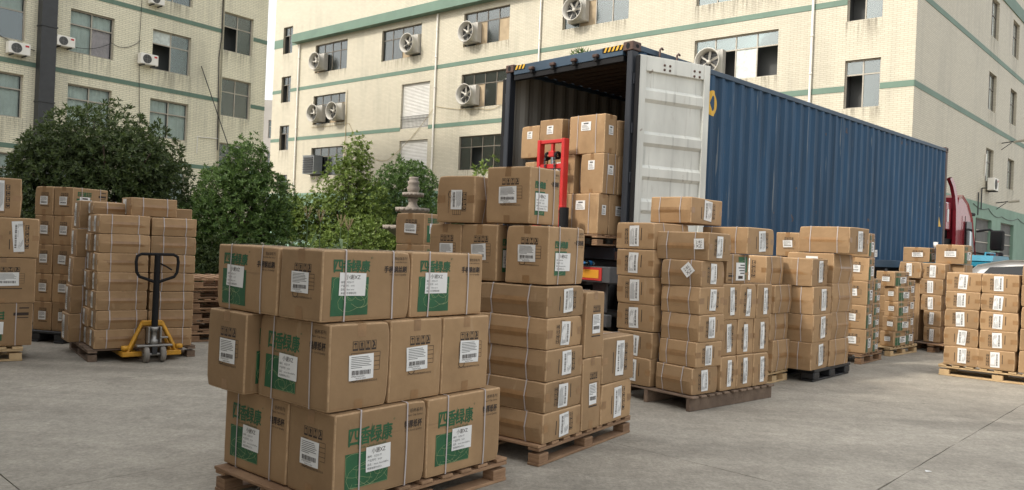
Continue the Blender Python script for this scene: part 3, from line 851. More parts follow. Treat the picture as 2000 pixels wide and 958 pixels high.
 ('S8', 6.469, 9.977, 0.405, 0.55, 0.41, 0.247, 40, 'Er', 'S', 'flat', 'carton with sideways label, second up of middle column on light pallet, right edge', 1),
 ('S8', 6.146, 10.254, 0.655, 0.55, 0.395, 0.242, 40, 'Er', 'S', 'flat', 'carton with sideways label, third up of left column on light pallet, right edge', 1),
 ('S8', 6.472, 9.981, 0.655, 0.55, 0.41, 0.242, 40, 'Er', 'S', 'flat', 'carton with sideways label, third up of middle column on light pallet, right edge', 1),
 ('S8', 6.149, 10.258, 0.9, 0.55, 0.395, 0.232, 40, 'Er', 'S', 'flat', 'carton with sideways label, fourth up of left column on light pallet, right edge', 1),
 ('S8', 6.475, 9.985, 0.9, 0.55, 0.41, 0.232, 40, 'Er', 'S', 'flat', 'carton with sideways label, fourth up of middle column on light pallet, right edge', 1),
 ('S8', 6.156, 10.266, 1.135, 0.55, 0.395, 0.247, 40, 'Er', 'S', 'flat', 'carton with sideways label, topmost of left column on light pallet, right edge', 1),
 ('S8', 6.481, 9.993, 1.135, 0.55, 0.41, 0.247, 40, 'Er', 'S', 'flat', 'carton with sideways label, topmost of middle column on light pallet, right edge', 1),
 ('S8', 6.795, 9.69, 0.152, 0.55, 0.4, 0.275, 40, 'E', 'G', 'steel2', 'upright carton, bottom one of the column cut by the right photo edge', 0),
 ('S8', 6.808, 9.705, 0.43, 0.55, 0.4, 0.277, 40, 'E', 'G', 'steel2', 'upright carton, second up of the column cut by the right photo edge', 0),
 ('S8', 6.821, 9.721, 0.71, 0.55, 0.4, 0.277, 40, 'E', 'G', 'steel2', 'upright carton, third up of the column cut by the right photo edge', 0),
 ('S8', 6.834, 9.736, 0.99, 0.55, 0.4, 0.272, 40, 'E', 'G', 'steel2', 'upright carton, fourth up of the column cut by the right photo edge', 0),
 ('S8', 6.847, 9.751, 1.265, 0.55, 0.4, 0.262, 40, 'E', 'G', 'steel2', 'upright carton, topmost of the column cut by the right photo edge', 0),
 ('S9', 7.716, 12.6, 0.152, 0.36, 0.42, 1.205, 50, 'S', 'Er', 'flat', 'carton top with strap showing behind the light pallet load, left of two', 0),
 ('S9', 7.938, 12.6, 0.152, 0.36, 0.42, 1.175, 50, 'S', 'Er', 'flat', 'carton top with strap showing behind the light pallet load, right of two', 0),
 ('L1', -5.857, 8.371, 0.158, 0.66, 0.45, 0.469, 55, 'E', 'G', 'l1', 'bottom carton with green square, leftmost stack', 0),
 ('L1', -5.805, 8.394, 0.632, 0.62, 0.5, 0.495, 55, 'G', 'E', 'l1', 'second carton up with upright barcode label, leftmost stack', 0),
 ('L1', -5.605, 8.521, 1.135, 0.4, 0.5, 0.434, 55, 'S', 'Er', 'l1', 'third carton up with sideways label, leftmost stack', 0),
 ('L1', -5.865, 8.492, 1.575, 0.45, 0.45, 0.432, 55, 'S', 'Er', 'l1', 'topmost carton with sideways label, leftmost stack', 0),
 ('L1', -6.073, 8.542, 1.135, 0.44, 0.45, 0.412, 55, 'S', 'Er', 'plain', 'plain carton cut off by the left photo edge, third layer', 0),
 ('L2', -5.596, 10.0, 0.15, 0.6, 0.285, 0.367, 14, 'E', 'G', 'steel2', 'carton with white barcode label, bottom one of the right column on black pallet behind', 0),
 ('L2', -5.887, 10.073, 0.15, 0.6, 0.285, 0.367, 14, 'E', 'G', 'steel2', 'carton with white barcode label, bottom one of the left column on black pallet behind', 0),
 ('L2', -5.604, 10.0, 0.52, 0.6, 0.285, 0.359, 14, 'E', 'G', 'steel2', 'carton with white barcode label, second up of the right column on black pallet behind', 0),
 ('L2', -5.895, 10.073, 0.52, 0.6, 0.285, 0.359, 14, 'E', 'G', 'steel2', 'carton with white barcode label, second up of the left column on black pallet behind', 0),
 ('L2', -5.612, 10.0, 0.882, 0.6, 0.285, 0.373, 14, 'E', 'G', 'steel2', 'carton with white barcode label, third up of the right column on black pallet behind', 0),
 ('L2', -5.904, 10.073, 0.882, 0.6, 0.285, 0.373, 14, 'E', 'G', 'steel2', 'carton with white barcode label, third up of the left column on black pallet behind', 0),
 ('L2', -5.615, 10.0, 1.258, 0.6, 0.285, 0.374, 14, 'E', 'G', 'steel2', 'carton with white barcode label, fourth up of the right column on black pallet behind', 0),
 ('L2', -5.906, 10.073, 1.258, 0.6, 0.285, 0.374, 14, 'E', 'G', 'steel2', 'carton with white barcode label, fourth up of the left column on black pallet behind', 0),
 ('L2', -5.625, 10.0, 1.635, 0.6, 0.285, 0.367, 14, 'E', 'G', 'steel2', 'carton with white barcode label, topmost of the right column on black pallet behind', 0),
 ('L2', -5.916, 10.073, 1.635, 0.6, 0.285, 0.367, 14, 'E', 'G', 'steel2', 'carton with white barcode label, topmost of the left column on black pallet behind', 0),
 ('L3', -4.611, 8.731, 0.143, 0.534, 0.3, 0.213, 52, 'Er', 'S', 'seam', 'long flat strapped carton, bottom layer left, behind the pallet jack', 1),
 ('L3', -4.173, 9.073, 0.141, 0.496, 0.3, 0.209, 52, 'Er', 'S', 'seam', 'long flat strapped carton, bottom layer right, behind the pallet jack', 1),
 ('L3', -4.814, 8.991, 0.143, 0.594, 0.3, 0.213, 52, 'Er', 'S', 'seam', 'strapped carton end, bottom layer of the second rank behind the pallet jack', 1),
 ('L3', -4.603, 8.738, 0.359, 0.534, 0.3, 0.213, 52, 'Er', 'S', 'seam', 'long flat strapped carton, second layer left, behind the pallet jack', 1),
 ('L3', -4.173, 9.073, 0.357, 0.496, 0.3, 0.209, 52, 'Er', 'S', 'seam', 'long flat strapped carton, second layer right, behind the pallet jack', 1),
 ('L3', -4.83, 8.979, 0.359, 0.594, 0.3, 0.213, 52, 'Er', 'S', 'seam', 'strapped carton end, second layer of the second rank behind the pallet jack', 1),
 ('L3', -4.611, 8.731, 0.575, 0.534, 0.3, 0.213, 52, 'Er', 'S', 'seam', 'long flat strapped carton, third layer left, behind the pallet jack', 1),
 ('L3', -4.173, 9.073, 0.573, 0.496, 0.3, 0.209, 52, 'Er', 'S', 'seam', 'long flat strapped carton, third layer right, behind the pallet jack', 1),
 ('L3', -4.814, 8.991, 0.575, 0.594, 0.3, 0.213, 52, 'Er', 'S', 'seam', 'strapped carton end, third layer of the second rank behind the pallet jack', 1),
 ('L3', -4.607, 8.734, 0.791, 0.534, 0.3, 0.213, 52, 'Er', 'S', 'seam', 'long flat strapped carton, fourth layer left, behind the pallet jack', 1),
 ('L3', -4.173, 9.073, 0.789, 0.496, 0.3, 0.209, 52, 'Er', 'S', 'seam', 'long flat strapped carton, fourth layer right, behind the pallet jack', 1),
 ('L3', -4.83, 8.979, 0.791, 0.594, 0.3, 0.213, 52, 'Er', 'S', 'seam', 'strapped carton end, fourth layer of the second rank behind the pallet jack', 1),
 ('L3', -4.611, 8.731, 1.007, 0.534, 0.3, 0.213, 52, 'Er', 'S', 'seam', 'long flat strapped carton, fifth layer left, behind the pallet jack', 1),
 ('L3', -4.173, 9.073, 1.005, 0.496, 0.3, 0.209, 52, 'Er', 'S', 'seam', 'long flat strapped carton, fifth layer right, behind the pallet jack', 1),
 ('L3', -4.814, 8.991, 1.007, 0.594, 0.3, 0.213, 52, 'Er', 'S', 'seam', 'strapped carton end, fifth layer of the second rank behind the pallet jack', 1),
 ('L3', -4.603, 8.738, 1.223, 0.534, 0.3, 0.213, 52, 'Er', 'S', 'seam', 'long flat strapped carton, sixth layer left, behind the pallet jack', 1),
 ('L3', -4.173, 9.073, 1.221, 0.496, 0.3, 0.209, 52, 'Er', 'S', 'seam', 'long flat strapped carton, sixth layer right, behind the pallet jack', 1),
 ('L3', -4.83, 8.979, 1.223, 0.594, 0.3, 0.213, 52, 'Er', 'S', 'seam', 'strapped carton end, sixth layer of the second rank behind the pallet jack', 1),
 ('L3', -4.611, 8.731, 1.439, 0.534, 0.3, 0.213, 52, 'Er', 'S', 'seam', 'long flat strapped carton, seventh layer left, behind the pallet jack', 1),
 ('L3', -4.173, 9.073, 1.437, 0.496, 0.3, 0.209, 52, 'Er', 'S', 'seam', 'long flat strapped carton, seventh layer right, behind the pallet jack', 1),
 ('L3', -4.814, 8.991, 1.439, 0.594, 0.3, 0.213, 52, 'Er', 'S', 'seam', 'strapped carton end, seventh layer of the second rank behind the pallet jack', 1),
 ('L3', -5.168, 9.184, 0.143, 0.5, 0.4, 0.329, 52, 'Er', 'S', 'seam', 'carton leaning at the left rear, bottom layer, left of the pallet jack load', 1),
 ('L3', -5.152, 9.197, 0.478, 0.5, 0.4, 0.329, 52, 'Er', 'S', 'seam', 'carton leaning at the left rear, second layer, left of the pallet jack load', 1),
 ('L3', -5.136, 9.209, 0.813, 0.5, 0.4, 0.329, 52, 'Er', 'S', 'seam', 'carton leaning at the left rear, third layer, left of the pallet jack load', 1),
 ('L3', -5.121, 9.221, 1.148, 0.5, 0.4, 0.329, 52, 'Er', 'S', 'seam', 'carton leaning at the left rear, fourth layer, left of the pallet jack load', 1),
 ('L3', -5.105, 9.234, 1.483, 0.5, 0.4, 0.329, 52, 'Er', 'S', 'seam', 'carton leaning at the left rear, fifth layer, left of the pallet jack load', 1),
 ('L3', -4.414, 9.05, 1.657, 0.514, 0.403, 0.211, 49, 'Er', 'S', 'seam', 'single long carton lying on top of the pallet jack load', 1),
 ('L3', -4.832, 9.015, 1.655, 0.62, 0.3, 0.14, 52, 'Er', 'S', 'seam', 'carton on top at the rear left of the pallet jack load', 1),
 ('L3', -4.337, 9.453, 0.143, 0.45, 0.3, 1.629, 52, 'Er', 'S', 'plain', 'plain carton block at the rear right of the pallet jack load', 1),
 ('CT', 1.108, 10.2, 1.69, 0.208, 0.597, 0.532, 46.4, 'G', 'E', 'label', 'large carton in the container, bottom row right front', 0),
 ('CT', 1.146, 10.2, 2.225, 0.294, 0.391, 0.527, 46.4, 'E', 'G', 'label', 'large carton in the container, middle row right front', 0),
 ('CT', 1.14, 10.2, 2.755, 0.246, 0.609, 0.512, 46.4, 'G', 'E', 'label', 'large carton with name label in the container, top row right front', 0),
 ('CT', 1.27, 10.355, 1.69, 0.4, 0.52, 0.532, 46.4, 'G', 'E', 'label', 'dark carton in the container, bottom row, second from the front', 0),
 ('CT', 1.373, 10.417, 2.225, 0.4, 0.5, 0.527, 46.4, 'G', 'E', 'label', 'dark carton in the container, middle row, second from the front', 0),
 ('CT', 1.33, 10.381, 2.735, 0.45, 0.5, 0.482, 46.4, 'G', 'E', 'label', 'dark carton in the container, top row, second from the front', 0),
 ('CT', 0.8, 10.562, 2.225, 0.5, 0.5, 0.527, 46.4, 'E', 'G', 'label', 'large carton in the container, middle row left, behind the red mast', 0),
 ('CT', 0.611, 10.721, 1.69, 0.5, 0.55, 0.532, 46.4, 'E', 'G', 'label', 'large carton in the container, bottom row left, hidden by red mast', 0),
 ('CT', 0.435, 10.946, 2.222, 0.5, 0.42, 0.47, 46.4, 'E', 'G', 'label', 'large carton in the container, middle row, left of red mast', 0),
 ('CT', 0.62, 10.747, 2.755, 0.5, 0.42, 0.512, 46.4, 'E', 'G', 'label', 'large carton in the container, top row centre', 0),
 ('CT', 0.32, 11.062, 2.755, 0.5, 0.36, 0.452, 46.4, 'E', 'G', 'label', 'large carton in the container, top row left', 0),
]
# ------------------------------------------------------------------ wall, concrete and glass materials
def brick_mat(name, c1, c2, mortar, dirt=.35, w=.29, h=.082):
    m = bpy.data.materials.new(name); m.use_nodes = True; nt = m.node_tree
    b = nt.nodes['Principled BSDF']; b.inputs['Roughness'].default_value = .55
    uv = nd(nt, 'ShaderNodeUVMap')
    br = nd(nt, 'ShaderNodeTexBrick')
    br.inputs['Color1'].default_value = (*c1, 1); br.inputs['Color2'].default_value = (*c2, 1); br.inputs['Mortar'].default_value = (*mortar, 1)
    br.inputs['Scale'].default_value = 1; br.inputs['Mortar Size'].default_value = .009
    br.inputs['Brick Width'].default_value = w; br.inputs['Row Height'].default_value = h
    br.inputs['Mortar Smooth'].default_value = .2
    nt.links.new(uv.outputs[0], br.inputs['Vector'])
    n1 = nd(nt, 'ShaderNodeTexNoise'); n1.inputs['Scale'].default_value = .35; n1.inputs['Detail'].default_value = 6
    nt.links.new(uv.outputs[0], n1.inputs['Vector'])
    mp = nd(nt, 'ShaderNodeMapping'); mp.inputs['Scale'].default_value = (2.6, .16, 1)
    nt.links.new(uv.outputs[0], mp.inputs[0])
    n2 = nd(nt, 'ShaderNodeTexNoise'); n2.inputs['Scale'].default_value = 1.; n2.inputs['Detail'].default_value = 5
    nt.links.new(mp.outputs[0], n2.inputs['Vector'])
    mu = nd(nt, 'ShaderNodeMath', operation='MULTIPLY')
    nt.links.new(n1.outputs[0], mu.inputs[0]); nt.links.new(n2.outputs[0], mu.inputs[1])
    mr = nd(nt, 'ShaderNodeMapRange'); mr.inputs[1].default_value = .24; mr.inputs[2].default_value = .46; mr.inputs[3].default_value = 0; mr.inputs[4].default_value = dirt
    nt.links.new(mu.outputs[0], mr.inputs[0])
    mx = nd(nt, 'ShaderNodeMix', data_type='RGBA')
    mx.inputs[7].default_value = (.20, .19, .155, 1)
    nt.links.new(mr.outputs[0], mx.inputs[0]); nt.links.new(br.outputs[0], mx.inputs[6])
    nt.links.new(mx.outputs[2], b.inputs['Base Color'])
    bp = nd(nt, 'ShaderNodeBump'); bp.inputs['Strength'].default_value = .5; bp.inputs['Distance'].default_value = .008; bp.invert = True
    nt.links.new(br.outputs['Fac'], bp.inputs['Height']); nt.links.new(bp.outputs[0], b.inputs['Normal'])
    return m
TILE = brick_mat('cream_wall_tile', (.525, .485, .38), (.475, .438, .34), (.34, .31, .235), .3)
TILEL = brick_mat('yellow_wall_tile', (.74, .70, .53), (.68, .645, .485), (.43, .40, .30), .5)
BANDM = mat('green_band_tile', (.105, .175, .13), .6, var=.12, vscale=.8)
DADO = mat('green_dado_paint', (.17, .27, .205), .7, var=.15, vscale=.7)
FRAME = mat('window_aluminium', (.36, .33, .27), .45, var=.1, vscale=3)
FRAMED = mat('window_bronze', (.13, .115, .09), .45, var=.1, vscale=3)
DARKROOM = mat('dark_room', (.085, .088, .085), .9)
WHITEP = mat('white_pvc', (.72, .70, .64), .5, var=.06, vscale=2)
WHITEM = mat('white_fan_plastic', (.47, .45, .40), .45, var=.08, vscale=3)
CURT = mat('curtain_cloth', (.66, .71, .67), .9, var=.12, vscale=2)
CURTP = mat('pink_curtain', (.66, .54, .57), .9, var=.15, vscale=4)
CARDW = mat('window_card', (.36, .28, .18), .85, var=.15, vscale=3)
FOIL = mat('plastic_sheet', (.50, .55, .52), .25, var=.2, vscale=6, bump=.8, bscale=9)
DARKM = mat('dark_metal', (.03, .032, .034), .5, var=.2, vscale=4)
SHUT = mat('shutter_metal', (.62, .61, .58), .4, var=.06, vscale=2)
LOUV = mat('grey_louvre', (.16, .16, .15), .6, var=.15, vscale=2)
def glass_mat(name, tint, clear):
    m = bpy.data.materials.new(name); m.use_nodes = True; nt = m.node_tree
    out = nt.nodes['Material Output']; nt.nodes.remove(nt.nodes['Principled BSDF'])
    tr = nd(nt, 'ShaderNodeBsdfTransparent'); tr.inputs[0].default_value = (*tint, 1)
    gl = nd(nt, 'ShaderNodeBsdfGlossy'); gl.inputs['Roughness'].default_value = .2; gl.inputs[0].default_value = (.85, .9, .9, 1)
    lw = nd(nt, 'ShaderNodeLayerWeight'); lw.inputs[0].default_value = clear
    mx = nd(nt, 'ShaderNodeMixShader')
    nt.links.new(lw.outputs['Fresnel'], mx.inputs[0]); nt.links.new(tr.outputs[0], mx.inputs[1]); nt.links.new(gl.outputs[0], mx.inputs[2])
    nt.links.new(mx.outputs[0], out.inputs[0])
    return m
GLASS = glass_mat('window_glass', (.55, .62, .62), .55)
GLASSC = glass_mat('clear_glass', (.88, .91, .90), .18)

def concrete(name, c1, c2, sp=.5):
    m = bpy.data.materials.new(name); m.use_nodes = True; nt = m.node_tree
    b = nt.nodes['Principled BSDF']; b.inputs['Roughness'].default_value = .82; b.inputs['Specular IOR Level'].default_value = .35
    ge = nd(nt, 'ShaderNodeNewGeometry')
    def nz(sc, det, rough=.6):
        n = nd(nt, 'ShaderNodeTexNoise'); n.inputs['Scale'].default_value = sc; n.inputs['Detail'].default_value = det; n.inputs['Roughness'].default_value = rough
        nt.links.new(ge.outputs['Position'], n.inputs['Vector']); return n
    a, s2, s3, s4 = nz(.45, 6), nz(3.2, 5, .7), nz(38, 3, .8), nz(14, 4, .75)
    mx = nd(nt, 'ShaderNodeMix', data_type='RGBA'); mx.inputs[6].default_value = (*c1, 1); mx.inputs[7].default_value = (*c2, 1)
    mr = nd(nt, 'ShaderNodeMapRange'); mr.inputs[1].default_value = .32; mr.inputs[2].default_value = .68
    nt.links.new(a.outputs[0], mr.inputs[0]); nt.links.new(mr.outputs[0], mx.inputs[0])
    out = mx.outputs[2]
    for n, lo, hi, v0, v1 in ((s2, .35, .7, .86, 1.12), (s3, .30, .62, .74, 1.08), (s4, .3, .7, .82, 1.12)):
        r = nd(nt, 'ShaderNodeMapRange'); r.inputs[1].default_value = lo; r.inputs[2].default_value = hi; r.inputs[3].default_value = v0; r.inputs[4].default_value = v1
        nt.links.new(n.outputs[0], r.inputs[0])
        mm = nd(nt, 'ShaderNodeMix', data_type='RGBA', blend_type='MULTIPLY'); mm.inputs[0].default_value = 1
        nt.links.new(out, mm.inputs[6]); nt.links.new(r.outputs[0], mm.inputs[7]); out = mm.outputs[2]
    mpt = nd(nt, 'ShaderNodeMapping'); mpt.inputs['Rotation'].default_value = (0, 0, rad(-47)); mpt.inputs['Scale'].default_value = (.16, 2.6, 1)
    nt.links.new(ge.outputs['Position'], mpt.inputs[0])
    nt_ = nd(nt, 'ShaderNodeTexNoise'); nt_.inputs['Scale'].default_value = 1; nt_.inputs['Detail'].default_value = 5; nt.links.new(mpt.outputs[0], nt_.inputs['Vector'])
    r = nd(nt, 'ShaderNodeMapRange'); r.inputs[1].default_value = .40; r.inputs[2].default_value = .66; r.inputs[3].default_value = 1.05; r.inputs[4].default_value = .86; nt.links.new(nt_.outputs[0], r.inputs[0])
    mm = nd(nt, 'ShaderNodeMix', data_type='RGBA', blend_type='MULTIPLY'); mm.inputs[0].default_value = 1
    nt.links.new(out, mm.inputs[6]); nt.links.new(r.outputs[0], mm.inputs[7]); out = mm.outputs[2]
    for sc, lo, hi, v1 in ((.9, .58, .68, .80), (2.3, .66, .70, .72), (.28, .52, .66, .86)):      # broad stains
        n = nz(sc, 6, .62); r = nd(nt, 'ShaderNodeMapRange'); r.inputs[1].default_value = lo; r.inputs[2].default_value = hi; r.inputs[3].default_value = 1; r.inputs[4].default_value = v1
        nt.links.new(n.outputs[0], r.inputs[0])
        mm = nd(nt, 'ShaderNodeMix', data_type='RGBA', blend_type='MULTIPLY'); mm.inputs[0].default_value = 1
        nt.links.new(out, mm.inputs[6]); nt.links.new(r.outputs[0], mm.inputs[7]); out = mm.outputs[2]
    oi = nd(nt, 'ShaderNodeObjectInfo'); r = nd(nt, 'ShaderNodeMapRange'); r.inputs[3].default_value = .95; r.inputs[4].default_value = 1.05
    nt.links.new(oi.outputs['Random'], r.inputs[0])
    hv = nd(nt, 'ShaderNodeHueSaturation'); nt.links.new(r.outputs[0], hv.inputs['Value']); nt.links.new(out, hv.inputs['Color'])
    nt.links.new(hv.outputs[0], b.inputs['Base Color'])
    ad = nd(nt, 'ShaderNodeMath', operation='ADD'); nt.links.new(s3.outputs[0], ad.inputs[0]); nt.links.new(s4.outputs[0], ad.inputs[1])
    bp = nd(nt, 'ShaderNodeBump'); bp.inputs['Strength'].default_value = .45; bp.inputs['Distance'].default_value = .012
    nt.links.new(ad.outputs[0], bp.inputs['Height']); nt.links.new(bp.outputs[0], b.inputs['Normal'])
    return m
CONC = concrete('concrete', (.29, .262, .216), (.405, .372, .31))
JOINT = mat('joint_dirt', (.10, .09, .078), .95, var=.3, vscale=5)
SOIL = mat('bed_soil', (.10, .075, .05), .95, var=.3, vscale=2)

# ------------------------------------------------------------------ ground: base sheet with cast slabs
g = MB(); g.quad((-400, -400, -.016), (400, -400, -.016), (400, 600, -.016), (-400, 600, -.016), JOINT)
ground = g.build('ground'); tag(ground, kind='structure')
jl, jw = Vector((.682, .731)), Vector((.731, -.682))
SL, SW = 3.65, 3.24
def slab(l0, w0, l1, w1):
    mb = MB(); q = .0035
    n = 14
    P = []
    def pt(l, w, z):
        p = jl * l + jw * w
        return (p.x, p.y, z)
    ring = []
    def edge(a, b):
        for i in range(n):
            t = i / n
            l = a[0] + (b[0] - a[0]) * t; w = a[1] + (b[1] - a[1]) * t
            if 0 < i:
                l += RND.uniform(-.005, .005); w += RND.uniform(-.005, .005)
            ring.append((l, w))
    c = [(l0 + q, w0 + q), (l1 - q, w0 + q), (l1 - q, w1 - q), (l0 + q, w1 - q)]
    for i in range(4):
        edge(c[i], c[(i + 1) % 4])
    vs = [pt(l, w, 0) for l, w in ring] + [pt(l, w, -.03) for l, w in ring]
    N = len(ring)
    fs = [tuple(reversed(range(N)))] + [(i, (i + 1) % N, (i + 1) % N + N, i + N) for i in range(N)]
    mb.add(vs, fs, CONC)
    return mb.build('concrete_slab', ground)
for i in range(-3, 8):
    for j in range(-5, 5):
        l0 = 1.38 + i * SL; w0 = -1.70 + j * SW
        p = jl * (l0 + SL / 2) + jw * (w0 + SW / 2)
        if p.y > -3 and p.length < 30:
            slab(l0, w0, l0 + SL, w0 + SW)
# far concrete beyond the jointed slabs
g = MB()
g.quad((-200, -200, -.0125), (200, -200, -.0125), (200, 300, -.0125), (-200, 300, -.0125), CONC)
far = g.build('yard_concrete', ground)
# planting bed
bx0 = [(-13.5, 10.8), (-4.6, 11.6), (-2.6, 12.6), (.2, 15.2), (2.2, 22), (-1, 30), (-14, 30), (-20, 18)]
g = MB(); g.add([(x, y, .09) for x, y in bx0] + [(x, y, -.02) for x, y in bx0], [tuple(range(8))] + [(i, (i + 1) % 8, (i + 1) % 8 + 8, i + 8) for i in range(8)], SOIL)
tag(g.build('planting_bed'), kind='structure')

# ------------------------------------------------------------------ buildings
def stain_mat():
    m = bpy.data.materials.new('drip_stain'); m.use_nodes = True; nt = m.node_tree
    b = nt.nodes['Principled BSDF']; b.inputs['Base Color'].default_value = (.15, .135, .105, 1); b.inputs['Roughness'].default_value = .9
    uv = nd(nt, 'ShaderNodeUVMap'); sp = nd(nt, 'ShaderNodeSeparateXYZ'); nt.links.new(uv.outputs[0], sp.inputs[0])
    ge = nd(nt, 'ShaderNodeNewGeometry'); mp = nd(nt, 'ShaderNodeMapping'); mp.inputs['Scale'].default_value = (9, 9, .7); nt.links.new(ge.outputs['Position'], mp.inputs[0])
    n = nd(nt, 'ShaderNodeTexNoise'); n.inputs['Scale'].default_value = 1; n.inputs['Detail'].default_value = 4; nt.links.new(mp.outputs[0], n.inputs['Vector'])
    r = nd(nt, 'ShaderNodeMapRange'); r.inputs[1].default_value = .44; r.inputs[2].default_value = .66; nt.links.new(n.outputs[0], r.inputs[0])
    pw = nd(nt, 'ShaderNodeMath', operation='POWER'); pw.inputs[1].default_value = 1.6; nt.links.new(sp.outputs[1], pw.inputs[0])
    mu = nd(nt, 'ShaderNodeMath', operation='MULTIPLY'); nt.links.new(r.outputs[0], mu.inputs[0]); nt.links.new(pw.outputs[0], mu.inputs[1])
    m2 = nd(nt, 'ShaderNodeMath', operation='MULTIPLY'); m2.inputs[1].default_value = .42; nt.links.new(mu.outputs[0], m2.inputs[0])
    nt.links.new(m2.outputs[0], b.inputs['Alpha'])
    return m
STAIN = stain_mat()

class Facade:
    def __init__(s, P, d, nrm, root):
        s.P = Vector(P); s.d = Vector(d).normalized(); s.n = Vector(nrm).normalized(); s.root = root
        s.o = Vector(root.location)
    def xf(s, t, n, z):                                    # along, outwards, up
        p = s.P + s.d * t + s.n * n
        return (p.x - s.o.x, p.y - s.o.y, z - s.o.z)
    def world(s, t, n, z):
        p = s.P + s.d * t + s.n * n
        return Vector((p.x, p.y, z))
    def rz(s):                                             # rotation so that local +x runs along d, local -y points outwards or inwards
        return math.atan2(s.d.y, s.d.x)
    def mb(s):
        return MB(s.xf)
    def wall(s, name, t0, t1, z0, z1, holes, m, depth=.22, n0=0.):
        ts = sorted({t0, t1} | {h[0] for h in holes} | {h[1] for h in holes})
        zs = sorted({z0, z1} | {h[2] for h in holes} | {h[3] for h in holes})
        ts = [t for t in ts if t0 <= t <= t1]; zs = [z for z in zs if z0 <= z <= z1]
        b = s.mb(); uvs = []
        raw = MB()
        def q(a, bb, c, d_, uu):
            b.quad(a, bb, c, d_, m); uvs.extend(uu)
        for i in range(len(ts) - 1):
            for j in range(len(zs) - 1):
                tm, zm = (ts[i] + ts[i + 1]) / 2, (zs[j] + zs[j + 1]) / 2
                if any(h[0] < tm < h[1] and h[2] < zm < h[3] for h in holes):
                    continue
                c = [(ts[i], zs[j]), (ts[i + 1], zs[j]), (ts[i + 1], zs[j + 1]), (ts[i], zs[j + 1])]
                q(*[(t, n0, z) for t, z in c], c)
        for (a, c, e, f) in [h[:4] for h in holes]:
            for (p0, p1) in (((a, e), (c, e)), ((c, e), (c, f)), ((c, f), (a, f)), ((a, f), (a, e))):
                q((p0[0], n0, p0[1]), (p1[0], n0, p1[1]), (p1[0], n0 - depth, p1[1]), (p0[0], n0 - depth, p0[1]),
                  [(p0[0], p0[1]), (p1[0], p1[1]), (p1[0] + depth, p1[1]), (p0[0] + depth, p0[1])])
        o = b.build(name, s.root)
        ul = o.data.uv_layers.new(name='uv')
        k = 0
        flat = []
        for p in o.data.polygons:
            for li in p.loop_indices:
                flat.extend(uvs[o.data.loops[li].vertex_index])
        ul.data.foreach_set('uv', flat)
        return o
    def box(s, name, t0, t1, n0, n1, z0, z1, m, parent=None):
        b = s.mb(); b.box(t0, n0, z0, t1, n1, z1, m)
        return b.build(name, parent or s.root)
    def stain(s, t0, t1, z, h, n):
        b = s.mb(); b.quad((t0, n, z - h), (t1, n, z - h), (t1, n, z), (t0, n, z), STAIN)
        o = b.build('drip_stain', s.root)
        ul = o.data.uv_layers.new(name='uv'); ul.data.foreach_set('uv', [0, 0, 1, 0, 1, 1, 0, 1])
    def window(s, t0, t1, z0, z1, cols, transom=.70, fm=None, fill=None, topfill=None, n=-.16):
        """fill per lower column: 'g' glass over dark room, 'o' open, 'c' curtain, 'p' pink curtain, 'k' card, 'f' foil"""
        fm = fm or FRAME; w = .05
        b = s.mb()
        b.box(t0, n - .04, z0, t1, n + .03, z0 + w, fm); b.box(t0, n - .04, z1 - w, t1, n + .03, z1, fm)
        b.box(t0, n - .04, z0 + w, t0 + w, n + .03, z1 - w, fm); b.box(t1 - w, n - .04, z0 + w, t1, n + .03, z1 - w, fm)
        zt = z0 + (z1 - z0) * transom
        b.box(t0 + w, n - .035, zt - w / 2, t1 - w, n + .025, zt + w / 2, fm)
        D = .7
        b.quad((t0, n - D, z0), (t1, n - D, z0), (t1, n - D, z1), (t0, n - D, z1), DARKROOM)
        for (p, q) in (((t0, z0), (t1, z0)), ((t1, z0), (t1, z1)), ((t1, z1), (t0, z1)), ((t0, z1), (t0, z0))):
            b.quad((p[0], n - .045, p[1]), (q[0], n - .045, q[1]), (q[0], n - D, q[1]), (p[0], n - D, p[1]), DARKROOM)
        fr = s_fr = None
        edges = [t0 + (t1 - t0) * k / cols for k in range(cols + 1)]
        for e in edges[1:-1]:
            b.box(e - w / 2, n - .034, z0 + w, e + w / 2, n + .022, zt - w / 2, fm)
            b.box(e - w / 2, n - .034, zt + w / 2, e + w / 2, n + .022, z1 - w, fm)
        win = b.build('window', s.root)
        fill = fill or 'g' * cols; topfill = topfill or ('c' * cols if 'c' in fill else 'g' * cols)
        for k in range(cols):
            for (za, zb, fl) in ((z0 + w, zt - w / 2, fill[k]), (zt + w / 2, z1 - w, topfill[k])):
                a = edges[k] + (w if k == 0 else w / 2); c = edges[k + 1] - (w if k == cols - 1 else w / 2)
                if fl == 'o':
                    continue
                if fl in 'kf':
                    s.box('window_sheet', a, c, n - .02, n - .008, za, zb, CARDW if fl == 'k' else FOIL, win)
                    continue
                s.box('pane', a, c, n - .015, n - .007, za, zb, GLASSC if fl in 'cp' else GLASS, win)
                if fl in 'cp':
                    cb = s.mb(); N = 14; vs = []; ph = RND.uniform(0, 6)
                    for i in range(N + 1):
                        t = a + (c - a) * i / N
                        off = n - .10 + .028 * math.sin(i * 2.2 + ph) + .012 * math.sin(i * 5.1)
                        vs += [(t, off, za), (t, off, zb)]
                    cb.add(vs, [(2 * i, 2 * i + 2, 2 * i + 3, 2 * i + 1) for i in range(N)], CURTP if fl == 'p' else CURT, True)
                    cb.build('curtain', win)
        return win

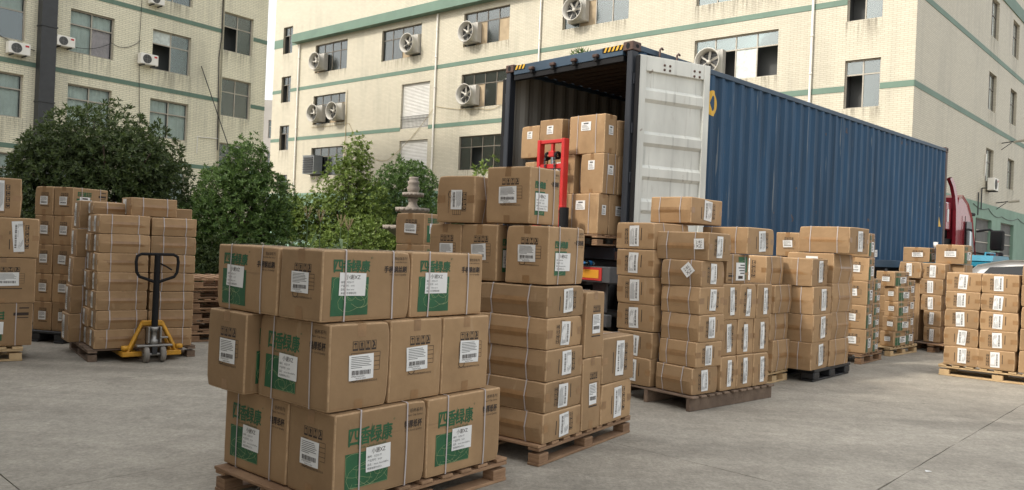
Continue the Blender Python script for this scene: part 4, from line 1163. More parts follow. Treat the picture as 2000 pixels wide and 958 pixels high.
K = (15.332, 30.4)
rC = empty('factory_building', (K[0], K[1], 0))
tag(rC, 'cream tiled factory building with green bands, exhaust fans and drainpipes behind the container', 'building')
dC = Vector((-.7706, .6373)); nC = Vector((-.6373, -.7706))
FC = Facade(K, dC, nC, rC)
F2, F3, F4 = (5.73, 7.70), (9.32, 11.33), (12.93, 14.90)
WC = []
def wC(t0, t1, z, cols, fill=None, topfill=None, fm=None, tr=.68):
    WC.append(((t0, t1, z[0], z[1]), cols, fill, topfill, fm, tr))
for tA, zl in (((34.97, 38.5), (F2, F3, F4)), ((20.75, 24.25), (F2, F3, F4))):
    pass
wC(34.97, 38.5, F2, 4, 'gggo'); wC(34.97, 38.5, F3, 4, 'kkgg'); wC(34.97, 38.5, F4, 4, 'gggk')
wC(20.75, 24.25, F2, 4, 'ggog'); wC(20.75, 24.25, F3, 4, 'kgkg'); wC(20.75, 24.25, F4, 4, 'kgkg')
wC(27.8, 31.46, F4, 4, 'gkgg')
wC(13.05, 17.08, F4, 4, 'ggkg'); wC(5.45, 9.40, F3, 4, 'ofof'); wC(5.45, 9.40, F4, 4); wC(5.45, 9.40, F2, 4); wC(13.05, 17.08, F3, 4, 'kggg'); wC(13.05, 17.08, F2, 4)
for z in ((7.63, 9.60), (11.20, 13.1), (4.0, 5.95)):
    wC(1.25, 2.62, z, 2, 'go', 'gg', None, .70)
for z in ((7.70, 9.50), (11.19, 13.08), (14.75, 16.70), (4.1, 5.9)):
    wC(41.3, 42.45, z, 2, 'go')
shutters = [(26.88, 29.4, 8.46, 11.26), (26.88, 29.4, 4.75, 7.72)]
holes = [w[0] for w in WC] + shutters
FC.wall('wall', 0, 43.55, 4.55, 19.5, holes, TILE)
FC.wall('dado_wall', 0, 43.55, 0, 4.55, [], DADO, n0=.03)
for h, cols, fill, tf, fm, tr in WC:
    FC.stain(h[0] - .05, h[1] + .05, h[2], 1.0 + RND.uniform(-.3, .3), .024)
    FC.window(*h, cols, tr, FRAMED if (fm is None and h[0] > 20) else FRAME, fill, tf)
def bands(F, t0, t1, z, hh, holes, m=BANDM, n1=.018):
    cuts = sorted([(h[0], h[1]) for h in holes if h[2] < z + hh and h[3] > z])
    a = t0
    for (c, d_) in cuts + [(t1, t1)]:
        if c - a > .02:
            F.box('green_band', a, c, .002, n1, z, z + hh, m)
        a = max(a, d_)
bands(FC, 0, 43.55, 8.33, .24, holes); bands(FC, 0, 43.55, 11.90, .24, holes)
bands(FC, 40.7, 43.55, 15.25, .62, holes)
FC.box('fascia', -.3, 40.7, .002, .5, 15.28, 15.86, BANDM)
for t in (40.3, 26.36, 18.5, 3.98):
    b = FC.mb()
    b.tube([(t, .09, 15.2), (t, .09, .3)], .055, WHITEP, 10)
    for z in (14.2, 12.6, 10.8, 9.2, 7.2, 5.6, 3.0):
        b.lathe((t, .09, z), (0, 0, 1), [(.056, -.05), (.066, -.05), (.066, .05), (.056, .05)], WHITEP, 10)
    b.build('drainpipe', rC)
for (t0, t1, z0, z1) in shutters:                          # roller shutters, slats rolled in profile
    b = FC.mb(); N = int((z1 - z0) / .085); n = -.17
    for i in range(N):
        za = z0 + (z1 - z0) * i / N; zb = z0 + (z1 - z0) * (i + 1) / N; zm = (za + zb) / 2
        b.add([(t0, n, za), (t1, n, za), (t1, n + .03, zm), (t0, n + .03, zm), (t1, n, zb), (t0, n, zb)], [(0, 1, 2, 3), (3, 2, 4, 5)], SHUT)
    b.build('roller_shutter', rC)
t0, t1, z0, z1 = shutters[0]
b = FC.mb()
for z in (8.5, 9.02, 9.2):
    b.box(t0, -.05, z, t1, -.02, z + .03, LOUV)
k = t0
while k <= t1:
    b.box(k - .008, -.045, 8.5, k + .008, -.028, 9.2, LOUV); k += .12
b.build('railing', rC)
# sagging cables on the wall
def cable(F, pts, name='cable', r=.014, m=None):
    b = F.mb()
    P = []
    for i in range(len(pts) - 1):
        a, c, sag = pts[i], pts[i + 1], pts[i][2]
        for k in range(10):
            t = k / 10
            P.append((a[0] + (c[0] - a[0]) * t, .05, a[1] + (c[1] - a[1]) * t - sag * 4 * t * (1 - t)))
    P.append((pts[-1][0], .05, pts[-1][1]))
    b.tube(P, r, m or CABLE, 5)
    return b.build(name, F.root)
CABLE = mat('yellowed_cable', (.36, .29, .16), .7)
BCABLE = mat('black_cable', (.03, .03, .03), .6)
cable(FC, [(38.6, 9.15, .05), (34.6, 9.2, .0), (34.4, 9.15, .8), (30.4, 6.55, .15), (27.4, 8.6, 0), (26.3, 9.65, .1), (22.5, 9.2, .25), (20.6, 9.6, 0)])
cable(FC, [(34.75, 11.4, 0), (34.7, 3.4, 0)], r=.02)
# right flank of the factory
dR = Vector((.6841, .7294)); nR = Vector((.7294, -.6841))
FR = Facade(K, dR, nR, rC)
hR = []
for z in ((5.70, 7.35), (9.28, 11.15), (12.95, 14.9)):
    hR += [(11.75, 13.35, *z), (16.6, 18.2, *z), (22.5, 24.1, *z)]
lv = [(10.2, 13.4, .9, 3.78), (15.4, 18.6, .9, 3.78), (3.0, 6.2, .9, 3.78)]
FR.wall('wall', 0, 34, 4.55, 19.5, hR, TILE, .2)
FR.wall('dado_wall', 0, 34, 0, 4.55, lv, DADO, .2, .03)
for h in hR:
    FR.stain(h[0] - .05, h[1] + .05, h[2], 1.6 + RND.uniform(-.3, .3), .024)
    FR.window(*h, 2, .62, FRAMED, 'cg', 'cc')
bands(FR, 0, 34, 8.33, .24, hR); bands(FR, 0, 34, 11.90, .24, hR)
FR.box('green_band', 0, 34, .002, .05, 15.25, 15.92, BANDM)
for (t0, t1, z0, z1) in lv:
    lo = FR.box('louvre_panel', t0, t1, -.18, -.16, z0, z1, LOUV)
    N = 5
    for i in range(N + 1):
        z = z0 + (z1 - z0) * i / N
        FR.box('louvre_rail', t0, t1, -.158, -.10, z - .025, z + .025, FRAME, lo)
    k = t0 + .12
    b = FR.mb()
    while k < t1:
        b.box(k - .03, -.159, z0, k + .03, -.125, z1, LOUV); k += .13
    b.build('louvre_slats', lo)
for (t, z) in ((15.0, 7.95), (14.3, 4.75)):                # lamp arms
    b = FR.mb(); b.tube([(t, .0, z), (t, .7, z + .08)], .03, DARKM, 6); b.tube([(t, .0, z - .35), (t, .45, z)], .02, DARKM, 6)
    b.tube([(t, .55, z + .04), (t, 1.05, z + .10)], [.05, .07], FRAME, 8); b.build('lamp_arm', rC)
b = FR.mb(); b.tube([(10.4, .05, 5.0), (10.4, .05, 3.9)], .03, DARKM, 6); b.tube([(11.0, .05, 5.25), (11.0, .05, 4.2)], .03, DARKM, 6); b.tube([(11.0, .05, 5.25), (10.9, .3, 5.25)], .03, DARKM, 6); b.build('conduit', rC)
cable(FR, [(9.5, 4.4, .15), (12.5, 4.35, .2), (15.5, 4.1, .15), (19.5, 4.2, .2), (24, 4.2, 0)], m=BCABLE)
cable(FR, [(11.6, 7.0, .0), (11.45, 5.9, 0)], m=WHITEP, r=.03)
b = FR.mb(); b.box(0, -9, 19.45, 34, .05, 19.5, CONC); b.build('roof', rC)

# ------------------------------------------------------------------ left building
KL = (-12.998, 40.0)
rL = empty('dormitory_building', (KL[0], KL[1], 0))
tag(rL, 'yellow tiled building with curtained windows and black duct at the left', 'building')
dL = Vector((-.6107, -.7919)); nL = Vector((.7919, -.6107))
FL = Facade(KL, dL, nL, rL)
hL = []
for k, z in enumerate(((5.72, 7.45), (8.78, 10.58), (12.0, 13.9), (2.6, 4.3))):
    hL += [((4.03, 5.87, *z), ('cc', 'go', 'gg', 'cc')[k]), ((7.58, 9.38, *z), ('cc', 'pc', 'cc', 'cc')[k]), ((11.05, 12.9, *z), ('cc', 'gf', 'cc', 'cc')[k]), ((15.2, 17.0, *z), 'cc'), ((18.7, 20.5, *z), 'cc')]
hS = [((.82, 2.43, 7.2, 9.06), 'gg'), ((.82, 2.43, 10.38, 12.25), 'go'), ((.82, 2.43, 4.0, 5.88), 'gg')]
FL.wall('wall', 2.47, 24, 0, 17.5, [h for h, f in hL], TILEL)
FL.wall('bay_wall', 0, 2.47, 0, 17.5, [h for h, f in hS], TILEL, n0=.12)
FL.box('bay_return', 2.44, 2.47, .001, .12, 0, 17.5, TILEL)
for h, f in hL:
    FL.stain(h[0] - .05, h[1] + .05, h[2], 1.1 + RND.uniform(-.3, .4), .026)
    FL.window(*h, 2, .66, FRAME, f, 'cc' if f != 'go' else 'gf')
for h, f in hS:
    FL.stain(h[0], h[1], h[2], 1.1, .146)
    FL.window(*h, 2, .64, FRAME, f, 'gg', n=-.05)
for z in (7.83, 11.19, 14.5, 4.5):
    bands(FL, 2.49, 24, z, .19, [h for h, f in hL])
    for (c, d_) in ((0, .80), (2.45, 2.47)):
        if d_ - c > .1:
            FL.box('green_band', c, d_, .122, .14, z - .02, z + .17, BANDM)
b = FL.mb(); b.box(10.05, .005, 0, 10.63, .42, 17.4, DARKM)
for z in (9.5, 6.45, 12.5):
    b.box(10.02, .005, z, 10.66, .45, z + .05, DARKM)
b.build('black_duct', rL)
FD = Facade(KL, Vector((-.7919, .6107)) * -1, Vector((.6107, .7919)), rL)
b = MB(); 
b.xf = FL.xf
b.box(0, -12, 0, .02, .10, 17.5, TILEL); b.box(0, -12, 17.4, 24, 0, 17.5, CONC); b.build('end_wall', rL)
b = FL.mb(); b.tube([(3.53, .10, 9.36), (2.05, .45, 5.5)], .022, DARKM, 6); b.build('leaning_rod', rL)
cable(FL, [(2.52, 17, 0), (2.50, 11, .0), (2.60, 10, 0), (2.48, 5.5, 0)], m=BCABLE, r=.022)
cable(FL, [(6.45, 12.2, 0), (6.5, 9.6, .0), (6.3, 5.2, 0)], m=BCABLE, r=.012)
cable(FL, [(10.0, 9.2, .35), (7.7, 9.5, .25), (6.45, 9.9, 0)], m=BCABLE, r=.012)
cable(FL, [(12.2, 8.9, .05), (10.7, 8.5, 0)], m=BCABLE, r=.015)
cable(FL, [(3.55, 5.2, 0), (3.55, 6.0, 0), (2.5, 6.05, 0), (.9, 5.6, 0)], m=WHITEP, r=.02)

# ------------------------------------------------------------------ far building in the gap, and an unseen warehouse added behind the camera to shade the yard
GREYW = mat('grey_render', (.40, .38, .35), .8, var=.1, vscale=.5)
rF = empty('distant_building', (-27, 82, 0))
tag(rF, 'pale grey distant building in the narrow gap between the two near ones', 'building')
FF = Facade((-31, 82), (1, 0), (0, -1), rF)
hF = [(t, t + 1.5, z, z + 1.9) for t in (1.2, 3.9, 5.0, 7.4) for z in (4.6, 8.2, 11.6) if t != 3.9]
FF.wall('wall', 0, 14, 0, 15.6, hF, GREYW)
for h in hF:
    FF.window(*h, 2, .66, FRAME, 'gg', 'gg')
FF.box('roof', 0, 14, -10, -.3, 15.3, 15.6, GREYW)

rW = empty('shade_warehouse', (-2, -2, 0))
tag(rW, 'unseen warehouse added behind the camera to cast shade over the yard', 'building')
eb1, eb2 = axes(39.0)
WH = 10.0
kk = WH / math.tan(SUN_EL) * (SUN_TX * eb1.x + SUN_TY * eb1.y)
w0 = 9.29 - kk
def wpt(l, w, z):
    p = eb1 * l + eb2 * w
    return (p.x + 2, p.y + 2, z)
b = MB(wpt); b.box(w0 - 12, .5, 0, w0, 20, WH, GREYW); b.build('wall', rW)
b = MB(wpt)
for i in range(5):
    b.box(w0, 2 + i * 3.5, 5, w0 + .05, 4 + i * 3.5, 7, DARKM)
b.build('window_row', rW)

# ------------------------------------------------------------------ exhaust fans and air conditioners
def fan(F, t, z, R_=.58, yaw_l=0., label='', square=1.12):
    p = F.world(t, 0, z)
    r = empty('exhaust_fan', (p.x, p.y, p.z), math.atan2(F.n.y, F.n.x))       # local +x points out of the wall
    tag(r, label, 'exhaust fan', 'white cone exhaust fans on the factory wall')
    h = square / 2
    b = MB()
    pr = []
    vs = []
    N = 32
    b.box(-.12, -h, -h, .22, h, h, WHITEM)
    # square base blending into the round cone
    for k in range(N):
        a = 2 * math.pi * k / N
        c, s_ = math.cos(a), math.sin(a)
        m_ = max(abs(c), abs(s_))
        vs.append((.22, c / m_ * h * .99, s_ / m_ * h * .99))
    for (x, q) in ((.38, .90), (.62, 1.0), (.66, 1.04), (.66, .97), (.30, .86)):
        for k in range(N):
            a = 2 * math.pi * k / N
            vs.append((x, math.cos(a) * R_ * q, math.sin(a) * R_ * q))
    fs = []
    for i in range(5):
        for k in range(N):
            fs.append((i * N + k, i * N + (k + 1) % N, (i + 1) * N + (k + 1) % N, (i + 1) * N + k))
    b.add(vs, fs, WHITEM, True)
    b.build('housing', r)
    b = MB(); b.lathe((.30, 0, 0), (1, 0, 0), [(.001, 0), (R_ * .86, 0)], DARKM, N); b.build('shutter_back', r)
    b = MB()
    for k in range(-5, 6):
        b.box(.302, -R_ * .8, k * .11 - .008, .315, R_ * .8, k * .11 + .008, LOUV)
    b.build('shutter_slats', r)
    b = MB(); b.lathe((.36, 0, 0), (1, 0, 0), [(.09, 0), (.10, .04), (.08, .14), (.001, .15)], WHITEM, 16); b.build('hub', r)
    a0 = RND.uniform(0, 1)
    for k in range(6):
        a = a0 + k * math.pi / 3
        b = MB(); vs = []
        for (q, w, tw) in ((.09, .045, .5), (.27, .07, .38), (.48, .08, .28)):
            for e in (-1, 1):
                g_ = a + e * w / max(q, .1) * .55
                vs.append((.43 + e * tw * .09, q * math.cos(g_), q * math.sin(g_)))
        b.add(vs, [(0, 1, 3, 2), (2, 3, 5, 4)], WHITEM, True)
        b.build('blade', r)
    b = MB()
    for k in range(3):
        a = .5 + k * 2.094
        b.tube([(.40, 0, 0), (.40, math.cos(a) * R_ * .88, math.sin(a) * R_ * .88)], .012, LOUV, 5)
    b.build('motor_bracket', r)
    return r
FANS = [(37.75, 13.60, 'exhaust fan on the upper left window below the green fascia'), (28.45, 13.62, 'exhaust fan at the right side of the upper middle window'),
        (23.5, 13.62, 'exhaust fan left of the cardboard-patched upper window beside the drainpipe'), (37.75, 10.02, 'left of the paired exhaust fans on one window'),
        (35.6, 10.0, 'right of the paired exhaust fans on one window'), (23.45, 10.02, 'exhaust fan directly left of the container top corner'),
        (16.05, 13.72, 'exhaust fan at the top edge above the container roof'), (8.45, 10.15, 'exhaust fan half hidden behind the open white container door')]
for t, z, lab in FANS:
    fan(FC, t, z, label=lab)
# evaporative cooler box on the lower left window
p = FC.world(37.95, 0, 6.45)
r = empty('window_cooler', (p.x, p.y, p.z), math.atan2(nC.y, nC.x))
tag(r, 'grey louvred cooler box on the lower left window of the factory', 'air cooler')
COOL = mat('grey_cooler', (.20, .215, .22), .5, var=.1, vscale=3)
b = MB(); b.box(-.1, -.62, -.62, .62, .62, .62, COOL); b.build('case', r)
for k in range(7):
    b = MB(); z = -.5 + k * .16
    b.prism([(.60, z), (.70, z - .02), (.70, z + .0), (.60, z + .10)], 'y', -.54, .54, DARKM)
    b.build('louvre_blade', r)
b = MB(); b.box(-.1, -.64, .62, .66, .64, .66, COOL); b.build('lid', r)
b = MB(); b.tube([(.0, -.75, .35), (.3, -.75, .35)], .09, FRAME, 10); b.build('motor', r)

def aircon(F, t, z, label, w=.80, h=.54, rot=0.):
    p = F.world(t, 0, z)
    r = empty('air_conditioner', (p.x, p.y, p.z), math.atan2(F.n.y, F.n.x) + rot)
    tag(r, label, 'air conditioner', 'outdoor air conditioner units')
    b = MB(); b.cbox(.08, -w / 2, 0, .40, w / 2, h, WHITEP, .02); b.build('case', r)
    b = MB(); b.lathe((.402, -w * .14, h * .5), (1, 0, 0), [(.001, .0), (h * .42, .0)], DARKM, 20); b.build('fan_opening', r)
    b = MB()
    for q in (.95, .72, .48, .22):
        b.lathe((.404, -w * .14, h * .5), (1, 0, 0), [(h * .42 * q, 0), (h * .42 * q, .012), (h * .42 * q - .012, .012), (h * .42 * q - .012, 0)], LOUV, 20)
    b.box(.404, -w * .14 - .008, h * .09, .412, -w * .14 + .008, h * .91, LOUV); b.box(.404, -w * .14 - h * .41, h * .49, .412, -w * .14 + h * .41, h * .51, LOUV)
    b.build('fan_grille', r)
    b = MB(); b.box(0, -w * .32, -.05, .42, -w * .27, -.002, DARKM); b.box(0, w * .27, -.05, .42, w * .32, -.002, DARKM); b.build('bracket', r)
    b = MB(); b.box(.402, w * .25, h * .7, .404, w * .42, h * .86, RED_INK); b.build('badge', r)
    return r
RED_INK = mat('red_ink', (.45, .03, .04), .6)
aircon(FL, 11.37, 8.17, 'outdoor unit left of the black duct, upper window height', .78, .46)
aircon(FL, 9.68, 8.86, 'outdoor unit just right of the black duct', .72, .42)
aircon(FL, 6.17, 8.84, 'outdoor unit below the half-open window of the left building', .80, .48)
aircon(FL, 5.9, 11.60, 'outdoor unit at the top photo edge on the left building', .62, .42)
aircon(FR, 12.3, 5.22, 'outdoor unit on the shaded flank above the truck cab', .85, .62)
p = FF.world(5.35, 0, 7.3)
for k, z in enumerate((7.2, 10.7)):
    aircon(FF, 6.2, z, ('lower', 'upper')[k] + ' small outdoor unit on the distant grey building', .9, .6)

# ------------------------------------------------------------------ pallets
_PM = {}
def board_mesh(name, dx, dy, dz, m, seed=0):
    key = (name, round(dx, 3), round(dy, 3), round(dz, 3), m.name, seed)
    if key not in _PM:
        b = MB(); b.cbox(-dx / 2, -dy / 2, 0, dx / 2, dy / 2, dz, m, .003)
        me = bpy.data.meshes.new(name); me.from_pydata(b.v, [], b.f); me.materials.append(m); me.update()
        _PM[key] = me
    return _PM[key]
def piece(name, dx, dy, dz, m, parent, x, y, z, rz=0.):
    o = bpy.data.objects.new(name, board_mesh(name, dx, dy, dz, m)); COL.objects.link(o)
    o.parent = parent; o.location = (x, y, z); o.rotation_euler = (0, 0, rz)
    return o
def pallet(x, y, a, d1, d2, label, m=WOOD, run='y', n=9, beam=False, z0=0., top=.146):
    e1, e2 = axes(a)
    c = Vector((x, y)) + e1 * d1 / 2 + e2 * d2 / 2
    r = empty('wooden_pallet', (c.x, c.y, z0), yaw(a))
    tag(r, label, 'pallet', 'wooden pallets')
    L, W = (d1, d2) if run == 'y' else (d2, d1)          # boards lie across L, each W long
    def P(name, l, w, dl, dw, dz, z, j=0.):
        if run == 'y': piece(name, dl, dw, dz, m, r, l, w, z, j)
        else: piece(name, dw, dl, dz, m, r, w, l, z, j)
    bw = .088
    for i in range(n):
        l = -L / 2 + .05 + (L - .10) * i / (n - 1)
        P('deck_board', l + RND.uniform(-.006, .006), RND.uniform(-.008, .008), bw if i not in (0, n - 1) else .10, W, .019, top - .021, RND.uniform(-.006, .006))
    for w in (-W / 2 + .05, 0, W / 2 - .05):
        if beam:
            P('stringer', 0, w, L, .045, top - .023, .001)
        else:
            P('stringer', 0, w, L, .095, .021, top - .0435)
            for l in (-L / 2 + .065, 0, L / 2 - .065):
                P('block', l, w, .12, .092, top - .0655 - .0205, .0215)
            P('bottom_board', 0, w, L, .095, .020, .001)
    return r
pallet(-.885, 3.905, 40, 1.42, 1.03, 'brown wooden pallet under the nearest stack of cartons')
pallet(.245, 5.315, 35, 1.38, 1.18, 'reddish wooden pallet under the second stack, bare deck boards at its right end')
pallet(1.752, 7.345, 49, 1.43, 1.12, 'dark wooden pallet with a solid side beam before the white door', WOODG, 'y', 11, True)
pallet(2.93, 9.02, 43, .72, 1.0, 'wooden pallet under the narrow column left of the black plastic one', WOODL, 'y', 6)
pallet(5.06, 11.2, 42, .92, .95, 'wooden pallet under the tall green-printed column', WOOD, 'y', 7)
pallet(6.0, 12.28, 47, 1.10, .95, 'wooden pallet with light front boards under the middle-distance columns', WOODL, 'y', 8)
pallet(7.18, 13.1, 46, .95, 1.15, 'dark pallet half hidden under the farthest sideways-labelled column', WOODG, 'y', 7)
e1_, e2_ = axes(40); q = Vector((5.80, 10.535)) - e2_ * 1.36
pallet(q.x, q.y, 40, 1.05, 1.36, 'light yellow wooden pallet at the right edge with square end blocks', WOODL, 'x', 9)
q = Vector((7.60, 12.45))
pallet(q.x, q.y, 50, .95, .9, 'wooden pallet hidden behind the light pallet load', WOOD, 'y', 7)
e1_, e2_ = axes(55); q = Vector((-5.33, 8.62)) - e1_ * 1.25
pallet(q.x, q.y, 55, 1.25, 1.1, 'light yellow wooden pallet under the leftmost stack', WOODL, 'y', 9, False, 0., .15)
pallet(-4.66, 8.70, 52, 1.16, 1.2, 'grey wooden pallet lifted on the yellow pallet jack', WOODG, 'x', 11, False, 0., .14)
pallet(-.97, 8.24, 34, .75, .75, 'wooden pallet hidden under the small column beside the fountain', WOOD, 'y', 6)
pallet(3.95, 10.85, 30, .7, .7, 'wooden pallet hidden behind the black plastic pallet load', WOOD, 'y', 6)
pallet(7.6, 13.2, 47, .7, .7, 'wooden pallet hidden under the right white-labelled far cartons', WOOD, 'y', 6)
for k in range(6):
    pallet(-4.30 + RND.uniform(-.03, .03), 10.62 + RND.uniform(-.03, .03), 50 + RND.uniform(-2, 2), 1.1, 1.0,
           'empty wooden pallet, %s in the stack of six behind the nearest cartons' % ('bottom one', 'second up', 'third up', 'fourth up', 'fifth up', 'topmost')[k], WOOD, 'y', 7, False, k * .147)
# pallet raised into the container mouth
pallet(1.10, 10.15, 46.4, 1.0, 1.45, 'wooden pallet under the cartons at the container mouth', WOOD, 'y', 7, False, 1.54, .145)

def plastic_pallet(x, y, a, d1, d2, label):
    e1, e2 = axes(a); c = Vector((x, y)) + e1 * d1 / 2 + e2 * d2 / 2
    r = empty('plastic_pallet', (c.x, c.y, 0), yaw(a)); tag(r, label, 'pallet', 'black plastic pallets')
    b = MB()
    b.cbox(-d1 / 2, -d2 / 2, .115, d1 / 2, d2 / 2, .149, PLAST, .006)
    b.build('deck', r)
    for i in (-1, 0, 1):
        for j in (-1, 0, 1):
            b = MB(); X, Y = i * (d1 / 2 - .09), j * (d2 / 2 - .09)
            b.cbox(X - .085, Y - .085, .026, X + .085, Y + .085, .1145, PLAST, .012); b.build('foot', r)
    for j in (-1, 0, 1):
        b = MB(); Y = j * (d2 / 2 - .09); b.cbox(-d1 / 2, Y - .07, .001, d1 / 2, Y + .07, .0255, PLAST, .004); b.build('skid', r)
plastic_pallet(3.70, 9.42, 43, 1.18, 1.0, 'black plastic pallet under the large sunlit cartons')
plastic_pallet(-5.64, 9.96, 14, 1.1, .95, 'black plastic pallet in the shade behind the leftmost stack')

for i, row in enumerate(BOXES):
    carton(row, i)

# loose hand-written paper tags on cartons
def paper_tag(loc, a, w, h, label, tilt=0., face='R'):
    e1, e2 = axes(a)
    r = empty('paper_tag', loc, yaw(a) if face == 'R' else yaw(a) - math.pi / 2)
    tag(r, label, 'paper tag', 'white paper tags on cartons')
    b = MB(); c, s_ = math.cos(tilt), math.sin(tilt)
    def P(x, z): return (x * c - z * s_, 0, x * s_ + z * c)
    vs = [P(x, z) for x, z in ((-w / 2, -h / 2), (w / 2, -h / 2), (w / 2, h / 2), (-w / 2, h / 2))]
    b.add(vs + [(v[0], .001, v[2]) for v in vs], [(0, 1, 2, 3), (7, 6, 5, 4), (0, 4, 5, 1), (1, 5, 6, 2), (2, 6, 7, 3), (3, 7, 4, 0)], PAPER); b.build('sheet', r)
    b = MB()
    for k, t in enumerate(('2:8S', 'XZ')):
        vs, fs, asp = TEXT[t]
        b.add([(P((u - .5) * w * .6, (.5 - v) * h * .28 + (.18, -.2)[k] * h)[0], -.0012, P((u - .5) * w * .6, (.5 - v) * h * .28 + (.18, -.2)[k] * h)[2]) for u, v in vs], fs, INK)
    b.build('handwriting', r)

def on_left_face(x, y, a, t, z, out):
    e1, e2 = axes(a); p = Vector((x, y)) + e2 * t - e1 * out
    return (p.x, p.y, z)
paper_tag(on_left_face(1.848, 7.39, 42, .085, 1.585, .022), 42, .105, .10, 'square white handwritten tag on the carton lying askew before the white door', .05, 'L')
paper_tag(on_left_face(1.802, 7.39, 44, .14, 1.335, .026), 44, .11, .11, 'white handwritten tag stuck on cornerwise like a diamond', .72, 'L')
q = Vector((5.113, 11.233)) + axes(42)[0] * .29 + axes(42)[1] * -.012
paper_tag((q.x, q.y, 1.60), 42, .12, .10, 'white paper tag hanging off the top carton right of the black plastic pallet load', .06, 'R')

# ------------------------------------------------------------------ container
BLUE = None
def worn_paint(name, col, rust=(.16, .085, .05), amount=.5, stretch=(3, 3, .35), dark=.75, rough=.5, scratch=None):
    m = bpy.data.materials.new(name); m.use_nodes = True; nt = m.node_tree
    b = nt.nodes['Principled BSDF']; b.inputs['Roughness'].default_value = rough
    tc = nd(nt, 'ShaderNodeTexCoord')
    mp = nd(nt, 'ShaderNodeMapping'); mp.inputs['Scale'].default_value = stretch; nt.links.new(tc.outputs['Object'], mp.inputs[0])
    n1 = nd(nt, 'ShaderNodeTexNoise'); n1.inputs['Scale'].default_value = 1.2; n1.inputs['Detail'].default_value = 7; nt.links.new(mp.outputs[0], n1.inputs['Vector'])
    mx = nd(nt, 'ShaderNodeMix', data_type='RGBA'); mx.inputs[6].default_value = (*[c * dark for c in col], 1); mx.inputs[7].default_value = (*[min(1, c * 1.3) for c in col], 1)
    r1 = nd(nt, 'ShaderNodeMapRange'); r1.inputs[1].default_value = .3; r1.inputs[2].default_value = .7
    nt.links.new(n1.outputs[0], r1.inputs[0]); nt.links.new(r1.outputs[0], mx.inputs[0])
    n2 = nd(nt, 'ShaderNodeTexNoise'); n2.inputs['Scale'].default_value = 3.5; n2.inputs['Detail'].default_value = 8; n2.inputs['Roughness'].default_value = .75; nt.links.new(mp.outputs[0], n2.inputs['Vector'])
    r2 = nd(nt, 'ShaderNodeMapRange'); r2.inputs[1].default_value = .64 - .1 * amount; r2.inputs[2].default_value = .72; r2.inputs[4].default_value = amount
    nt.links.new(n2.outputs[0], r2.inputs[0])
    m2 = nd(nt, 'ShaderNodeMix', data_type='RGBA'); m2.inputs[7].default_value = (*rust, 1)
    nt.links.new(r2.outputs[0], m2.inputs[0]); nt.links.new(mx.outputs[2], m2.inputs[6]); src = m2.outputs[2]
    if scratch:
        for (sx, sz, lo, hi, amt, colr) in ((22, .9, .66, .70, .55, scratch), (14, .5, .60, .72, .5, tuple(c * .45 for c in col)), (7, 5, .70, .73, .6, (.13, .075, .045))):
            mq = nd(nt, 'ShaderNodeMapping'); mq.inputs['Scale'].default_value = (sx, sx, sz); nt.links.new(tc.outputs['Object'], mq.inputs[0])
            n3 = nd(nt, 'ShaderNodeTexNoise'); n3.inputs['Scale'].default_value = 1; n3.inputs['Detail'].default_value = 4; nt.links.new(mq.outputs[0], n3.inputs['Vector'])
            r3 = nd(nt, 'ShaderNodeMapRange'); r3.inputs[1].default_value = lo; r3.inputs[2].default_value = hi; r3.inputs[4].default_value = amt; nt.links.new(n3.outputs[0], r3.inputs[0])
            m3 = nd(nt, 'ShaderNodeMix', data_type='RGBA'); m3.inputs[7].default_value = (*colr, 1); nt.links.new(r3.outputs[0], m3.inputs[0]); nt.links.new(src, m3.inputs[6]); src = m3.outputs[2]
    b.inputs['Specular IOR Level'].default_value = .35
    nt.links.new(src, b.inputs['Base Color'])
    bp = nd(nt, 'ShaderNodeBump'); bp.inputs['Strength'].default_value = .15; bp.inputs['Distance'].default_value = .02; nt.links.new(n1.outputs[0], bp.inputs['Height']); nt.links.new(bp.outputs[0], b.inputs['Normal'])
    return m
BLUE = worn_paint('blue_container_paint', (.0135, .054, .112), (.065, .085, .11), .55, (3, 3, .35), .7, .6, (.20, .22, .23))
BLUER = worn_paint('blue_rail_paint', (.035, .062, .095), (.10, .08, .06), .5, (1, 1, 1))
RUST = worn_paint('rusty_casting', (.075, .042, .032), (.13, .06, .035), .7, (5, 5, 5))
POST = worn_paint('dark_post_paint', (.022, .026, .034), (.08, .055, .04), .5, (4, 4, .6))
DOORW = worn_paint('white_door_paint', (.56, .57, .53), (.30, .28, .24), .4, (2, 2, .8), .9, .55, (.38, .35, .30))
INNER = worn_paint('grey_inner_paint', (.22, .215, .195), (.12, .10, .08), .5, (3, 3, .4), .8, .6)
YEL = mat('yellow_paint', (.62, .36, .02), .5, var=.15, vscale=9)
WHITEI = mat('white_ink', (.70, .72, .70), .6)
RUB = mat('black_rubber', (.010, .010, .011), .75, spec=.25)
ROOFI = worn_paint('brown_roof_inside', (.075, .055, .042), (.12, .07, .05), .5, (1, 1, 1))
PLY = mat('plywood_floor', (.17, .11, .065), .7, var=.2, vscale=3)
CL, CW_, CH = 12.19, 2.44, 2.896
CB = (1.478, 10.277, 1.354); CA = 46.4
cr = empty('shipping_container', CB, yaw(CA))
tag(cr, 'long blue corrugated shipping container with open doors on a trailer', 'shipping container')
PIT = .2795
def prof(x):
    u = ((x - .25) % PIT) / PIT
    if u < .25: return .0
    if u < .5: return .036 * (u - .25) / .25
    if u < .75: return .036
    return .036 * (1 - (u - .75) / .25)
